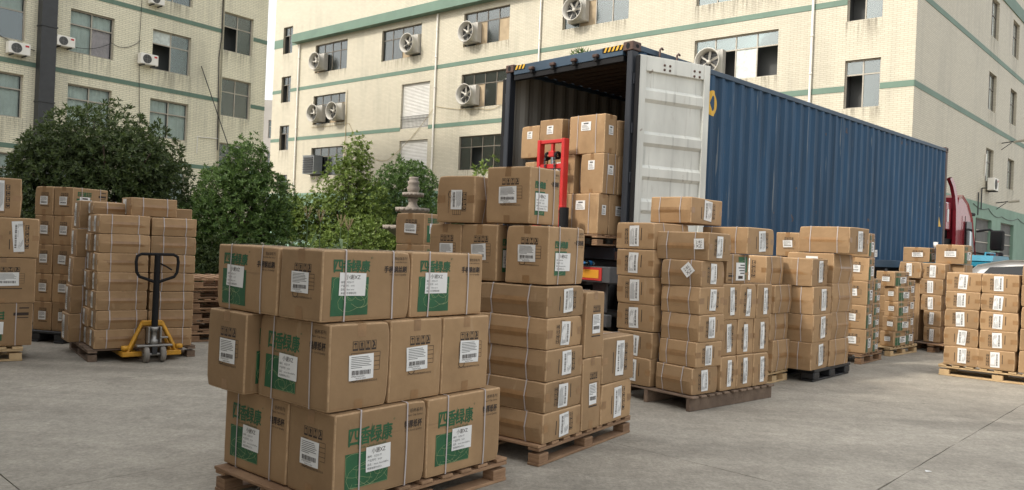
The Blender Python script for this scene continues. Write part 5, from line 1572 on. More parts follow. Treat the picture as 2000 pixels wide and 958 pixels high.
def corr(y_of, x0, x1, z0, z1, m, name, flip=False):
    b = MB(); xs = [x0]
    k = math.floor((x0 - .25) / PIT)
    while True:
        done = False
        for u in (0, .25, .5, .75):
            x = .25 + (k + u) * PIT
            if x <= x0 + 1e-4: continue
            if x >= x1 - 1e-4: done = True; break
            xs.append(x)
        if done: break
        k += 1
    xs.append(x1)
    vs = []
    for x in xs:
        vs += [(x, y_of(x), z0), (x, y_of(x), z1)]
    b.add(vs, [(2 * i, 2 * i + 2, 2 * i + 3, 2 * i + 1) for i in range(len(xs) - 1)], m)
    return b.build(name, cr)
corr(lambda x: .012 + prof(x), .12, CL - .1, .155, 2.80, BLUE, 'side_panel')
corr(lambda x: .016 + prof(x), .12, CL - .1, .155, 2.80, INNER, 'inner_wall')
corr(lambda x: CW_ - .012 - prof(x), .12, CL - .1, .155, 2.80, BLUE, 'side_panel')
corr(lambda x: CW_ - .016 - prof(x), .12, CL - .1, .155, 2.80, INNER, 'inner_wall')
for y0, y1 in ((.0, .062), (CW_ - .062, CW_)):
    b = MB(); b.cbox(.16, y0, 2.79, CL - .16, y1, 2.865, BLUER, .006); b.build('top_side_rail', cr)
    b = MB(); b.cbox(.16, y0 + .004, .01, CL - .16, y1 - .004, .16, BLUER, .006); b.build('bottom_side_rail', cr)
for x in (.0, CL - .178):
    for y in (.0, CW_ - .162):
        for z in (.0, CH - .118):
            b = MB(); b.cbox(x - .004, y - .004, z, x + .178, y + .166, z + .118, RUST, .008)
            if y == 0: b.add([(x + .089 + .036 * math.cos(k * .524), -.006, z + .059 + .026 * math.sin(k * .524)) for k in range(12)], [tuple(range(12))], RUB)  # openings are flat black ovals, the shade inside them put into colour
            if x == 0: b.add([(-.006, y + .081 + .032 * math.cos(k * .524), z + .059 + .042 * math.sin(k * .524)) for k in range(12)], [tuple(range(12))], RUB)
            b.build('corner_casting', cr)
for y0, y1 in ((.004, .10), (CW_ - .10, CW_ - .004)):
    b = MB(); b.cbox(.004, y0, .12, .13, y1, CH - .12, POST, .01); b.build('rear_post', cr)
    b = MB(); b.cbox(CL - .13, y0, .12, CL - .004, y1, CH - .12, RUST, .01); b.build('front_post', cr)
b = MB(); b.cbox(.006, .17, 2.73, .09, CW_ - .17, CH - .026, BLUER, .006); b.build('door_header', cr)
b = MB(); b.box(.02, .17, 2.655, .10, CW_ - .17, 2.729, RUB); b.build('header_gasket', cr)
b = MB(); b.cbox(.006, .17, .004, .12, CW_ - .17, .165, POST, .006); b.build('door_sill', cr)
for yy in (.62, 1.02, 1.43, 1.86):
    b = MB(); b.cbox(-.05, yy - .045, 2.755, .004, yy + .045, 2.80, RUST, .008); b.cbox(-.045, yy - .03, 2.70, .0, yy + .02, 2.753, RUB, .006); b.build('cam_keeper', cr)
for (ya, yb, nst) in ((.18, .52, 5), (CW_ - .40, CW_ - .18, 3)):
    b = MB(); b.box(-.003, ya, 2.80, .004, yb, 2.868, RUB); hz = b.build('hazard_mark', cr)
    b = MB()
    for k in range(nst):
        y = ya + (yb - ya) * (k + .1) / nst; w = (yb - ya) / nst * .5
        b.add([(-.006, y, 2.802), (-.006, y + w, 2.802), (-.006, y + w - .03, 2.866), (-.006, y - .03, 2.866)], [(3, 2, 1, 0)], YEL)
    b.build('yellow_stripes', hz)
b = MB(); vs = []; xs = []
x = .1
while x < CL - .1:
    xs += [(x, 0), (x + .05, .022), (x + .13, .022), (x + .18, 0)]; x += .21
for (x, d_) in xs:
    vs += [(x, .06, CH - .055 + d_), (x, CW_ - .06, CH - .055 + d_)]
b.add(vs, [(2 * i, 2 * i + 2, 2 * i + 3, 2 * i + 1) for i in range(len(xs) - 1)], ROOFI); b.build('roof_panel', cr)
b = MB(); b.quad((CL - .09, .05, .15), (CL - .09, CW_ - .05, .15), (CL - .09, CW_ - .05, 2.8), (CL - .09, .05, 2.8), INNER)
b.quad((CL - .05, .05, .15), (CL - .05, CW_ - .05, .15), (CL - .05, CW_ - .05, 2.8), (CL - .05, .05, 2.8), BLUE); b.build('front_wall', cr)
for k in range(8):
    b = MB(); y = .07 + k * (CW_ - .14) / 8; b.box(.13, y, .15, CL - .1, y + (CW_ - .14) / 8 - .006, .175, PLY); b.build('floor_board', cr)
# doors
def door(hx, hy, ang, mirror):
    """leaf built along local +x from the hinge, inner face towards local -y (mirrored for the left one)"""
    s_ = -1 if mirror else 1
    o = bpy.data.objects.new('door', None); COL.objects.link(o); o.parent = cr
    o.location = (hx, hy, 0); o.rotation_euler = (0, 0, ang)
    W, z0, z1 = 1.175, .17, 2.715
    def Bx(mb, x0, y0, za, x1, y1, zb, m): mb.cbox(x0, min(s_ * y0, s_ * y1), za, x1, max(s_ * y0, s_ * y1), zb, m, .005)
    b = MB(); Bx(b, .0, -.03, z0, .11, .03, z1, DOORW); b.build('stile', o)
    b = MB(); Bx(b, W - .10, -.03, z0, W, .03, z1, DOORW); b.build('stile', o)
    b = MB(); Bx(b, .11, -.028, z1 - .20, W - .10, .028, z1, DOORW); b.build('rail', o)
    b = MB(); Bx(b, .11, -.028, z0, W - .10, .028, z0 + .12, DOORW); b.build('rail', o)
    b = MB(); zz = [z0 + .12]; pr_ = []
    za, zb = z0 + .12, z1 - .20
    prof_ = [(za, .0)]
    for c in (.20, .40, .60, .86):
        zc = za + (zb - za) * c
        prof_ += [(zc - .10, .0), (zc - .055, -.034), (zc + .055, -.034), (zc + .10, .0)]
    prof_.append((zb, .0))
    vs = []
    for (z, d_) in prof_:
        vs += [(.11, s_ * (.012 + d_), z), (W - .10, s_ * (.012 + d_), z)]
    b.add(vs, [(2 * i, 2 * i + 1, 2 * i + 3, 2 * i + 2) for i in range(len(prof_) - 1)], DOORW); b.build('leaf_panel', o)
    b = MB(); Bx(b, -.02, -.045, z0 + .01, .0, .04, z1 - .01, RUB); b.build('gasket', o)
    b = MB()
    for z in (.45, 1.1, 1.75, 2.4):
        Bx(b, -.045, .03, z - .07, .03, .05, z + .07, POST)
    b.build('hinge_blades', o)
    for x in (.35, .82):
        b = MB(); b.tube([(x, s_ * .07, z0 - .02), (x, s_ * .07, z1 + .02)], .017, BLUER, 8); b.build('locking_rod', o)
    b = MB()
    for (x, z) in ((.40, 2.62), (.49, 2.62), (.40, 2.56), (.49, 2.56), (.90, 2.61), (.99, 2.61), (.90, 2.54), (.99, 2.54), (.36, 1.62), (.43, 1.62), (.86, 1.62), (.93, 1.62), (.36, .62), (.43, .62), (.86, .62), (.93, .62)):
        y = -.028 if z > 2.5 else .012
        b.lathe((x, s_ * (y - .001), z), (0, -s_, 0), [(.018, 0), (.016, .008), (.001, .009)], RUST, 8)
    b.build('bolts', o)
    return o
door(.06, -.055, -rad(17.5), False)
door(.06, CW_ + .055, rad(8), True)
# yellow ring emblem, painted over the corrugations
b = MB(); x0, x1, zc, hh = 1.80, 2.13, 2.375, .19
N = 46
def conf(x): return .012 + prof(x) - .0025
for i in range(N):
    xa, xb = x0 + (x1 - x0) * i / N, x0 + (x1 - x0) * (i + 1) / N
    def span(x):
        u = (x - (x0 + x1) / 2) / ((x1 - x0) / 2)
        o_ = hh * max(0, 1 - abs(u) ** 2.1) ** .58
        v = u / .36
        i_ = .115 * max(0, 1 - abs(v) ** 1.8) ** .8 if abs(v) < 1 else 0
        return o_, i_
    (oa, ia), (ob, ib) = span(xa), span(xb)
    for sg in (-1, 1):
        b.add([(xa, conf(xa), zc + sg * ia), (xb, conf(xb), zc + sg * ib), (xb, conf(xb), zc + sg * ob), (xa, conf(xa), zc + sg * oa)], [(0, 1, 2, 3)], YEL)
b.build('yellow_emblem', cr)
b = MB(); rr = random.Random(3)
for (x, za, zb, w, h) in ((11.52, .75, 2.35, .05, .045), (11.80, 1.95, 2.45, .05, .05)):
    z = zb
    while z > za:
        hgt = h * rr.uniform(.6, 1.2)
        b.add([(x, conf(x), z), (x + w * rr.uniform(.5, 1), conf(x + w), z), (x + w * .8, conf(x + w), z - hgt), (x, conf(x), z - hgt)], [(0, 3, 2, 1)], WHITEI)
        z -= hgt + rr.uniform(.015, .06)
b.build('container_markings', cr)
b = MB(); x = 11.78
b.add([(x, conf(x), 1.45), (x + .12, conf(x + .12), 1.45), (x + .12, conf(x + .12), 1.62), (x, conf(x), 1.62)], [(0, 1, 2, 3)], WHITEI)
b.add([(x + .03, conf(x) - .002, 1.48), (x + .09, conf(x + .09) - .002, 1.48), (x + .09, conf(x + .09) - .002, 1.59), (x + .03, conf(x) - .002, 1.59)], [(0, 1, 2, 3)], BLUER)
b.build('white_plate', cr)
b = MB(); b.add([(11.74, conf(11.74), 1.0), (11.96, conf(11.96), 1.0), (11.76, conf(11.76), 1.24)], [(0, 1, 2)], YEL); b.add([(11.78, conf(11.78), 1.76), (11.88, conf(11.88), 1.76), (11.88, conf(11.88), 1.92), (11.78, conf(11.78), 1.92)], [(0, 1, 2, 3)], YEL); b.build('warning_marks', cr)
b = MB()
for (x, z) in ((.55, 0), (.95, .0)):
    b.tube([(x, -.03, CH - .16), (x, -.03, CH - .02), (x + .035, -.03, CH + .01), (x + .07, -.03, CH - .005)], .015, RUST, 6)
b.build('door_hooks', cr)

# ------------------------------------------------------------------ trailer
CHAS = mat('trailer_steel', (.05, .052, .055), .6, var=.3, vscale=3)
REDP = mat('red_paint', (.42, .035, .03), .4, var=.1, vscale=4)
ORNG = mat('orange_reflector', (.60, .28, .03), .35)
tr_ = empty('container_trailer', CB, yaw(CA))
tag(tr_, 'dark skeletal trailer with red and yellow rear reflector carrying the container', 'trailer')
for y in (.72, 1.60):
    b = MB(); b.cbox(.1, y, -.36, 12.0, y + .14, -.012, CHAS, .006); b.build('chassis_beam', tr_)
for x in (.15, 2.2, 4.4, 6.6, 8.8, 11.7):
    b = MB(); b.cbox(x, .05, -.18, x + .14, .715, -.013, CHAS, .006); b.cbox(x, 1.745, -.18, x + .14, 2.39, -.013, CHAS, .006); b.cbox(x, .865, -.18, x + .14, 1.595, -.014, CHAS, .006); b.build('cross_member', tr_)
b = MB(); b.cbox(-.22, .05, -.30, .09, 2.39, -.09, CHAS, .008); b.build('rear_beam', tr_)
for y in (.18, .84, 1.50):
    b = MB(); b.cbox(-.232, y, -.275, -.221, y + .60, -.105, REDP, .002); pl = b.build('rear_reflector', tr_)
    b = MB(); b.box(-.236, y + .05, -.245, -.2325, y + .55, -.135, ORNG); b.build('yellow_field', pl)
b = MB(); b.cbox(-.18, .1, -.88, -.08, 2.34, -.72, CHAS, .008); b.build('underrun_bar', tr_)
b = MB(); b.cbox(-.186, .4, -.85, -.1805, 2.0, -.76, ORNG, .002); b.build('bar_strip', tr_)
for y in (.35, .95, 1.55, 2.0):
    b = MB(); b.lathe((-.10, y, -.52), (-1, 0, 0), [(.001, .06), (.055, .05), (.075, .02), (.075, -.05)], (REDP, ORNG, WHITEM, REDP)[int(y * 2) % 4], 14); b.build('tail_lamp', tr_)
    b = MB(); b.cbox(-.06, y - .12, -.70, -.02, y + .12, -.31, CHAS, .005); b.build('lamp_bracket', tr_)
for x in (1.3, 2.6, 3.9):
    for y in (.02, .36, 1.84, 2.18):
        o = bpy.data.objects.new('wheel', None); COL.objects.link(o); o.parent = tr_; o.location = (x, y + .13, -.84)
        b = MB(); b.lathe((0, 0, 0), (0, 1, 0), [(.30, -.12), (.46, -.13), (.505, -.10), (.51, 0), (.505, .10), (.46, .13), (.30, .12)], RUB, 32); b.build('tyre', o)
        b = MB(); b.lathe((0, 0, 0), (0, 1, 0), [(.30, -.11), (.27, -.10), (.26, .0), (.10, .03), (.001, .03)], LOUV, 24); b.build('rim', o)
    b = MB(); b.tube([(x, .1, -.84), (x, 2.34, -.84)], .06, CHAS, 10); b.build('axle', tr_)
for y in (.55, 1.80):
    b = MB(); b.cbox(9.2, y, -1.30, 9.34, y + .12, -.05, CHAS, .006); b.cbox(9.12, y - .05, -1.352, 9.42, y + .17, -1.302, CHAS, .004); b.build('landing_leg', tr_)

# bottles resting on the trailer's rear beam
CLEAR = glass_mat('bottle_plastic', (.88, .93, .95), .3); CAPB = mat('blue_cap', (.03, .22, .55), .4)
cth = Matrix.Rotation(yaw(CA), 4, 'Z')
for k, y in enumerate((.52, .65)):
    p = Vector(CB) + (cth @ Vector((-.10, y, -.088 + .034)))
    r = empty('plastic_bottle', (p.x, p.y, p.z), yaw(CA)); tag(r, ('right', 'left')[k] + ' clear plastic bottle with blue cap lying on the trailer beam', 'bottle', 'plastic bottles on the trailer beam')
    b = MB(); b.lathe((0, 0, 0), (-1, 0, 0), [(.001, -.10), (.028, -.10), (.032, -.09), (.032, .03), (.028, .05), (.014, .075), (.014, .085)], CLEAR, 16); b.build('bottle_body', r)
    b = MB(); b.lathe((0, 0, 0), (-1, 0, 0), [(.033, -.04), (.033, .015)], CAPB, 16); b.build('wrapper', r)
    b = MB(); b.lathe((0, 0, 0), (-1, 0, 0), [(.016, .082), (.017, .10), (.001, .101)], CAPB, 14); b.build('cap', r)
# ------------------------------------------------------------------ truck cab (same frame as the container)
CABR = mat('cab_red_paint', (.24, .018, .026), .22, var=.12, vscale=2, coat=.6)
GLDARK = mat('tinted_glass', (.012, .014, .015), .12, spec=.3)
CHROME = mat('mirror_glass', (.6, .65, .68), .08, metal=1.)
tc_ = empty('truck_cab', CB, yaw(CA))
tag(tc_, 'red truck tractor cab with black mirrors at the far end of the container', 'truck')
side = [(13.02, -.75), (13.02, 1.50), (13.10, 1.78), (13.4, 1.86), (13.85, 1.68), (14.22, 1.32), (14.58, .45), (14.68, .30), (14.72, -.75)]
b = MB(); N = len(side)
vs = []
rings = [(.03, .05), (.0, .0), (2.44, .0), (2.41, .05)]
for (y, ins) in rings:
    for (x, z) in side:
        cx, cz = 13.8, .4
        vs.append((x + (cx - x) * ins, y, z + (cz - z) * ins))
fs = [tuple(reversed(range(N))), tuple(range(3 * N, 4 * N))]
for i in range(3):
    for k in range(N):
        fs.append((i * N + k, i * N + (k + 1) % N, (i + 1) * N + (k + 1) % N, (i + 1) * N + k))
b.add(vs, fs, CABR, False); b.build('cab_body', tc_)
for y0 in (-.03, 2.39):                              # thin curved side fairing with a dark gap behind it
    arc = [(12.45, 2.22), (12.68, 2.06), (12.86, 1.82), (12.97, 1.50), (13.01, 1.0), (13.02, .2), (13.02, -.7)]
    vs = []
    for (x, z) in arc:
        vs += [(x, y0, z), (x - .15, y0, z - .05), (x, y0 + .08, z), (x - .15, y0 + .08, z - .05)]
    b = MB(); b.add(vs, [q for i in range(len(arc) - 1) for q in ((4 * i, 4 * i + 4, 4 * i + 5, 4 * i + 1), (4 * i + 2, 4 * i + 3, 4 * i + 7, 4 * i + 6), (4 * i, 4 * i + 2, 4 * i + 6, 4 * i + 4), (4 * i + 1, 4 * i + 5, 4 * i + 7, 4 * i + 3))], CABR); b.build('side_fairing', tc_)
b = MB(); b.cbox(12.36, .05, .95, 12.72, .12, 1.62, CABR, .03); b.build('fairing_door', tc_)
b = MB(); b.box(12.44, .040, 1.15, 12.54, .047, 1.45, WHITEI); b.build('sticker', tc_)
b = MB(); b.cbox(12.40, .1, -.7, 12.99, 2.34, .75, RUB, .02); b.cbox(12.75, .2, .76, 12.99, 2.24, 1.6, RUB, .02); b.build('dark_gap_block', tc_)  # black blocks put the shade of the gap behind the cab into colour
b = MB(); b.prism([(13.72, .35), (14.42, .35), (14.10, 1.22), (13.72, 1.22)], 'y', -.012, -.002, GLDARK); b.build('side_window', tc_)
b = MB(); b.prism([(13.98, .40), (14.14, .40), (14.10, .95), (13.96, 1.0)], 'y', -.018, -.013, CHROME); b.build('quarter_pane', tc_)
for (x0, x1) in ((13.60, 13.622), (14.46, 14.48)):
    b = MB(); b.box(x0, -.010, -.7, x1, -.001, 1.35, RUB); b.build('door_seam', tc_)
b = MB(); b.cbox(14.2, .0, -.05, 14.35, -.05 + .10, .0, RUB, .01); b.build('door_handle', tc_)
b = MB(); b.prism([(14.31, 1.40), (14.63, .44), (14.645, .45), (14.33, 1.41)], 'y', .12, 2.32, GLDARK); b.build('windscreen', tc_)
b = MB(); b.cbox(14.25, .05, 1.40, 14.62, 2.39, 1.48, RUB, .02); b.build('sun_visor', tc_)
for s_ in (-1, 1):
    y = -.02 if s_ < 0 else 2.46
    o = bpy.data.objects.new('mirror', None); COL.objects.link(o); o.parent = tc_; o.location = (14.5, y, .9)
    b = MB(); b.tube([(0, 0, .1), (.18, s_ * .25, .16), (.22, s_ * .42, .05)], .03, RUB, 8); b.tube([(.02, 0, -.45), (.2, s_ * .3, -.5), (.22, s_ * .42, -.42)], .022, RUB, 8); b.build('mirror_arm', o)
    b = MB(); b.cbox(.14, s_ * .42 - .15, -.38, .30, s_ * .42 + .15, .14, RUB, .03); b.build('mirror_shell', o)
    b = MB(); b.cbox(.14, s_ * .42 - .14, -.66, .30, s_ * .42 + .14, -.42, RUB, .03); b.build('wide_mirror_shell', o)
    b = MB(); b.box(.134, s_ * .42 - .12, -.63, .139, s_ * .42 + .12, -.45, CHROME); b.box(.134, s_ * .42 - .12, -.34, .139, s_ * .42 + .12, .10, GLDARK); b.build('mirror_glass', o)
for x in (13.9,):
    for y in (.02, 2.12):
        o = bpy.data.objects.new('wheel', None); COL.objects.link(o); o.parent = tc_; o.location = (x, y + .14, -.84)
        b = MB(); b.lathe((0, 0, 0), (0, 1, 0), [(.30, -.14), (.46, -.15), (.505, -.11), (.51, 0), (.505, .11), (.46, .15), (.30, .14)], RUB, 32); b.build('tyre', o)
        b = MB(); b.lathe((0, 0, 0), (0, 1, 0), [(.30, -.11), (.27, -.10), (.26, .0), (.10, .03), (.001, .03)], LOUV, 24); b.build('rim', o)
b = MB(); b.cbox(12.3, .75, -.80, 14.7, 1.69, -.55, CHAS, .01); b.build('chassis', tc_)

# ------------------------------------------------------------------ hand stacker (red mast) lifting the pallet
e1c, e2c = axes(CA)
sx, sy = .50, 10.60
st = empty('hand_stacker', (sx, sy, 0), yaw(CA))
tag(st, 'red lift stacker mast standing in front of the container mouth', 'stacker')
RED = mat('stacker_red', (.50, .022, .02), .4, var=.08, vscale=4)
ZT = 2.95
for y in (-.25, .20):
    b = MB(); b.cbox(-.05, y, .06, .05, y + .055, ZT, RED, .006); b.build('mast_channel', st)
for z in (ZT - .055, ZT - .40, 1.0, .1):
    b = MB(); b.cbox(-.035, -.194, z, .035, .199, z + (.05 if z > ZT - .1 else .065), RED, .006); b.build('mast_tie', st)
for y in (-.285, .21):
    b = MB(); b.cbox(-.06, y, .06, .06, y + .07, 1.95, RED, .006); b.build('outer_channel', st)
b = MB(); b.tube([(0, 0, .2), (0, 0, ZT - .22)], .026, CHROME, 12); b.build('lift_ram', st)
b = MB(); b.cbox(-.04, -.05, ZT - .24, .04, .05, ZT - .16, RED, .008); b.box(-.02, -.02, ZT - .165, .02, .02, ZT - .05, RED); b.build('chain_yoke', st)
for y in (-.09, .09):
    b = MB(); b.lathe((0, y - .015, ZT - .22), (0, 1, 0), [(.03, 0), (.055, 0), (.055, .03), (.03, .03)], RUB, 18); b.build('chain_pulley', st)
    b = MB()
    z = ZT - .24
    while z > 1.7:
        b.cbox(-.062, y - .016, z - .05, -.048, y + .016, z - .012, DARKM, .004); z -= .045
    b.build('lift_chain', st)
for y in (-.24, .14):
    b = MB(); b.cbox(.06, y, 1.50, 1.15, y + .11, 1.538, DARKM, .006); b.cbox(.055, y, 1.50, .10, y + .11, 1.95, DARKM, .006); b.build('fork', st)
b = MB(); b.cbox(.062, -.26, 1.62, .10, .26, 1.70, DARKM, .005); b.build('fork_carriage', st)
b = MB(); b.tube([(-.12, -.36, 1.55), (-.12, -.36, 2.02)], .065, RUB, 12); b.build('hydraulic_pump', st)
b = MB(); b.cbox(-.085, -.29, 1.98, -.02, -.19, 2.05, RED, .006); b.build('mast_stop', st)
for y in (-.34, .27):
    b = MB(); b.cbox(-.25, y, .05, 1.0, y + .09, .13, RED, .008); b.build('base_leg', st)
    for x in (-.2, .9):
        b = MB(); b.lathe((x, y - .02, .05), (0, 1, 0), [(.01, 0), (.05, 0), (.05, .13), (.01, .13)], RUB, 16); b.build('wheel', st)
b = MB(); b.tube([(-.05, -.25, .9), (-.35, -.25, 1.0), (-.35, .25, 1.0), (-.05, .25, .9)], .016, DARKM, 8); b.build('push_handle', st)

# ------------------------------------------------------------------ pallet jack
pj = empty('pallet_jack', (-4.085, 8.995, 0), yaw(52))      # forks run along local +y, width along local x
tag(pj, 'yellow hand pallet jack with upright black handle under the strapped carton load', 'pallet jack')
YJ = mat('jack_yellow', (.58, .29, .025), .45, var=.25, vscale=7)
STEEL_ = mat('dull_steel', (.30, .29, .27), .4, metal=.7, var=.2, vscale=8)
WHL = mat('worn_wheel', (.22, .20, .175), .8, var=.25, vscale=10)
HW = .315
for s_ in (-1, 1):
    b = MB(); x0 = s_ * HW
    b.cbox(min(x0, x0 - s_ * .17), .02, .055, max(x0, x0 - s_ * .17), 1.15, .105, YJ, .006); b.build('fork', pj)
    b = MB(); b.tube([(s_ * (HW - .05), -.02, .10), (s_ * .10, .03, .44)], .026, YJ, 4); b.build('frame_brace', pj)
    b = MB(); b.tube([(s_ * (HW - .10), .06, .11), (s_ * (HW - .16), .08, .26)], .02, YJ, 6); b.build('inner_brace', pj)
    b = MB(); b.lathe((s_ * (HW - .03), -.03, .16), (s_, 0, 0), [(.001, -.03), (.028, -.03), (.028, .04), (.001, .04)], YJ, 12); b.build('pivot', pj)
    b = MB(); b.cbox(min(x0, x0 - s_ * .22), -.05, .06, max(x0, x0 - s_ * .22), .02, .115, YJ, .008); b.build('base_foot', pj)
    b = MB(); b.lathe((s_ * .088 - .026, -.12, .09), (1, 0, 0), [(.03, 0), (.082, .0), (.09, .01), (.09, .042), (.082, .052), (.03, .052)], WHL, 24); b.build('steer_wheel', pj)
b = MB(); b.cbox(-.11, .0, .40, .11, .07, .46, YJ, .01); b.build('frame_head', pj)
b = MB(); b.cbox(-.19, -.15, .178, .19, -.03, .20, STEEL_, .006); b.build('axle_plate', pj)
b = MB(); b.tube([(-.12, -.12, .09), (.12, -.12, .09)], .018, STEEL_, 8); b.cbox(-.03, -.145, .09, .03, -.095, .19, DARKM, .006); b.build('axle', pj)
b = MB(); b.lathe((0, -.08, .20), (0, 0, 1), [(.001, 0), (.055, 0), (.055, .05), (.036, .06), (.036, .15), (.05, .155), (.05, .20), (.001, .20)], STEEL_, 18)
b.cbox(-.075, -.13, .215, -.052, -.03, .40, STEEL_, .006); b.cbox(.052, -.13, .215, .075, -.03, .40, STEEL_, .006); b.cbox(.055, -.14, .27, .14, -.115, .29, STEEL_, .004); b.build('pump', pj)
b = MB(); b.tube([(0, -.09, .36), (0, -.105, 1.22)], [.036, .034], RUB, 8); b.build('handle_shaft', pj)
P_ = [(0, -.105, 1.225), (.17, -.105, 1.225), (.215, -.105, 1.20), (.225, -.105, 1.14), (.215, -.105, 1.02), (.185, -.105, .97), (.06, -.105, .925), (0, -.105, .90)]
for s_ in (-1, 1):
    b = MB(); b.tube([(s_ * x, y, z) for x, y, z in P_], .017, RUB, 8); b.build('handle_loop', pj)
b = MB(); b.tube([(.035, -.105, 1.12), (.10, -.11, 1.085), (.155, -.115, 1.05)], .010, RUB, 6); b.build('release_lever', pj)

# ------------------------------------------------------------------ stone fountain
STONE = mat('carved_stone', (.25, .215, .18), .85, var=.2, vscale=5, bump=.4, bscale=12)
FX, FY = -2.06, 16.0
fo = empty('stone_fountain', (FX, FY, 0)); tag(fo, 'tiered carved stone fountain with scalloped bowls among the bushes', 'fountain')
def scallop(name, z, R_, h):
    b = MB(); N = 48; pr_ = [(R_ * .25, z - h), (R_ * .55, z - h * .75), (R_ * .85, z - h * .28), (R_, z - .02), (R_ * 1.02, z + .02), (R_ * .9, z + .01), (R_ * .3, z - h * .2)]
    vs = []
    for i, (r_, zz) in enumerate(pr_):
        for k in range(N):
            a = 6.2832 * k / N
            q = 1 + (.045 * abs(math.sin(a * 8)) if 2 <= i <= 4 else 0)
            dz_ = (-.05 * abs(math.sin(a * 8)) if i == 3 else 0)
            vs.append((r_ * q * math.cos(a), r_ * q * math.sin(a), zz + dz_))
    b.add(vs, [(i * N + k, i * N + (k + 1) % N, (i + 1) * N + (k + 1) % N, (i + 1) * N + k) for i in range(len(pr_) - 1) for k in range(N)], STONE, True); b.build(name, fo)
scallop('bowl', 2.46, .21, .10); scallop('bowl', 2.15, .33, .16); scallop('basin', 1.78, .56, .28)
b = MB(); b.lathe((0, 0, 0), (0, 0, 1), [(.09, 2.46), (.12, 2.52), (.135, 2.58), (.10, 2.64), (.12, 2.67), (.115, 2.71), (.085, 2.74), (.10, 2.77), (.09, 2.80), (.001, 2.80)], STONE, 20); b.build('finial', fo)
b = MB(); b.lathe((0, 0, 0), (0, 0, 1), [(.13, 2.14), (.14, 2.18), (.09, 2.24), (.085, 2.30), (.12, 2.36)], STONE, 20); b.build('stem', fo)
b = MB(); b.lathe((0, 0, 0), (0, 0, 1), [(.16, 1.75), (.17, 1.80), (.11, 1.86), (.10, 1.93), (.15, 2.0)], STONE, 20); b.build('stem', fo)
b = MB(); b.lathe((0, 0, 0), (0, 0, 1), [(.55, .0), (.55, .15), (.30, .25), (.18, .6), (.22, 1.0), (.16, 1.35), (.2, 1.52)], STONE, 24); b.build('pedestal', fo)

# ------------------------------------------------------------------ trees and plants
def leaf_mat(name, dark, light, rough=.45):
    m = bpy.data.materials.new(name); m.use_nodes = True; nt = m.node_tree
    b = nt.nodes['Principled BSDF']; b.inputs['Roughness'].default_value = rough; b.inputs['Specular IOR Level'].default_value = .35
    ge = nd(nt, 'ShaderNodeNewGeometry')
    mx = nd(nt, 'ShaderNodeMix', data_type='RGBA'); mx.inputs[6].default_value = (*dark, 1); mx.inputs[7].default_value = (*light, 1)
    nt.links.new(ge.outputs['Random Per Island'], mx.inputs[0]); nt.links.new(mx.outputs[2], b.inputs['Base Color'])
    tl = nd(nt, 'ShaderNodeBsdfTranslucent'); nt.links.new(mx.outputs[2], tl.inputs[0])
    ms = nd(nt, 'ShaderNodeMixShader'); ms.inputs[0].default_value = .28
    nt.links.new(b.outputs[0], ms.inputs[1]); nt.links.new(tl.outputs[0], ms.inputs[2]); nt.links.new(ms.outputs[0], nt.nodes['Material Output'].inputs[0])
    return m
LF1 = leaf_mat('osmanthus_leaf', (.030, .052, .015), (.10, .138, .042))
LF2 = leaf_mat('shrub_leaf', (.045, .092, .022), (.14, .225, .055))
LF3 = leaf_mat('bright_leaf', (.085, .14, .025), (.23, .30, .065))
LF4 = leaf_mat('pale_leaf', (.10, .16, .07), (.21, .29, .14))
BARK = mat('bark', (.075, .055, .04), .9, var=.3, vscale=8, bump=.5, bscale=20)
def leaves(mb_v, mb_f, p, n, count, L, W, rr, spread=1.0):
    n = n.normalized()
    a = n.orthogonal().normalized(); b = n.cross(a)
    ph = rr.uniform(0, 6.28)
    for k in range(count):
        g_ = ph + 6.283 * k / count + rr.uniform(-.4, .4)
        tilt = rr.uniform(.35, 1.25) * spread
        d = n * math.cos(tilt) + (a * math.cos(g_) + b * math.sin(g_)) * math.sin(tilt)
        d.z -= .12
        d.normalize()
        s_ = d.cross(n)
        if s_.length < 1e-3: s_ = d.orthogonal()
        s_.normalize()
        up = s_.cross(d)
        l = L * rr.uniform(.7, 1.2); w = W * rr.uniform(.8, 1.15) / 2
        o = p + d * l * .12
        i = len(mb_v)
        mb_v.extend((o, o + d * l * .5 + s_ * w + up * l * .05, o + d * l - up * l * .08, o + d * l * .5 - s_ * w + up * l * .05))
        mb_f.append((i, i + 1, i + 2, i + 3))
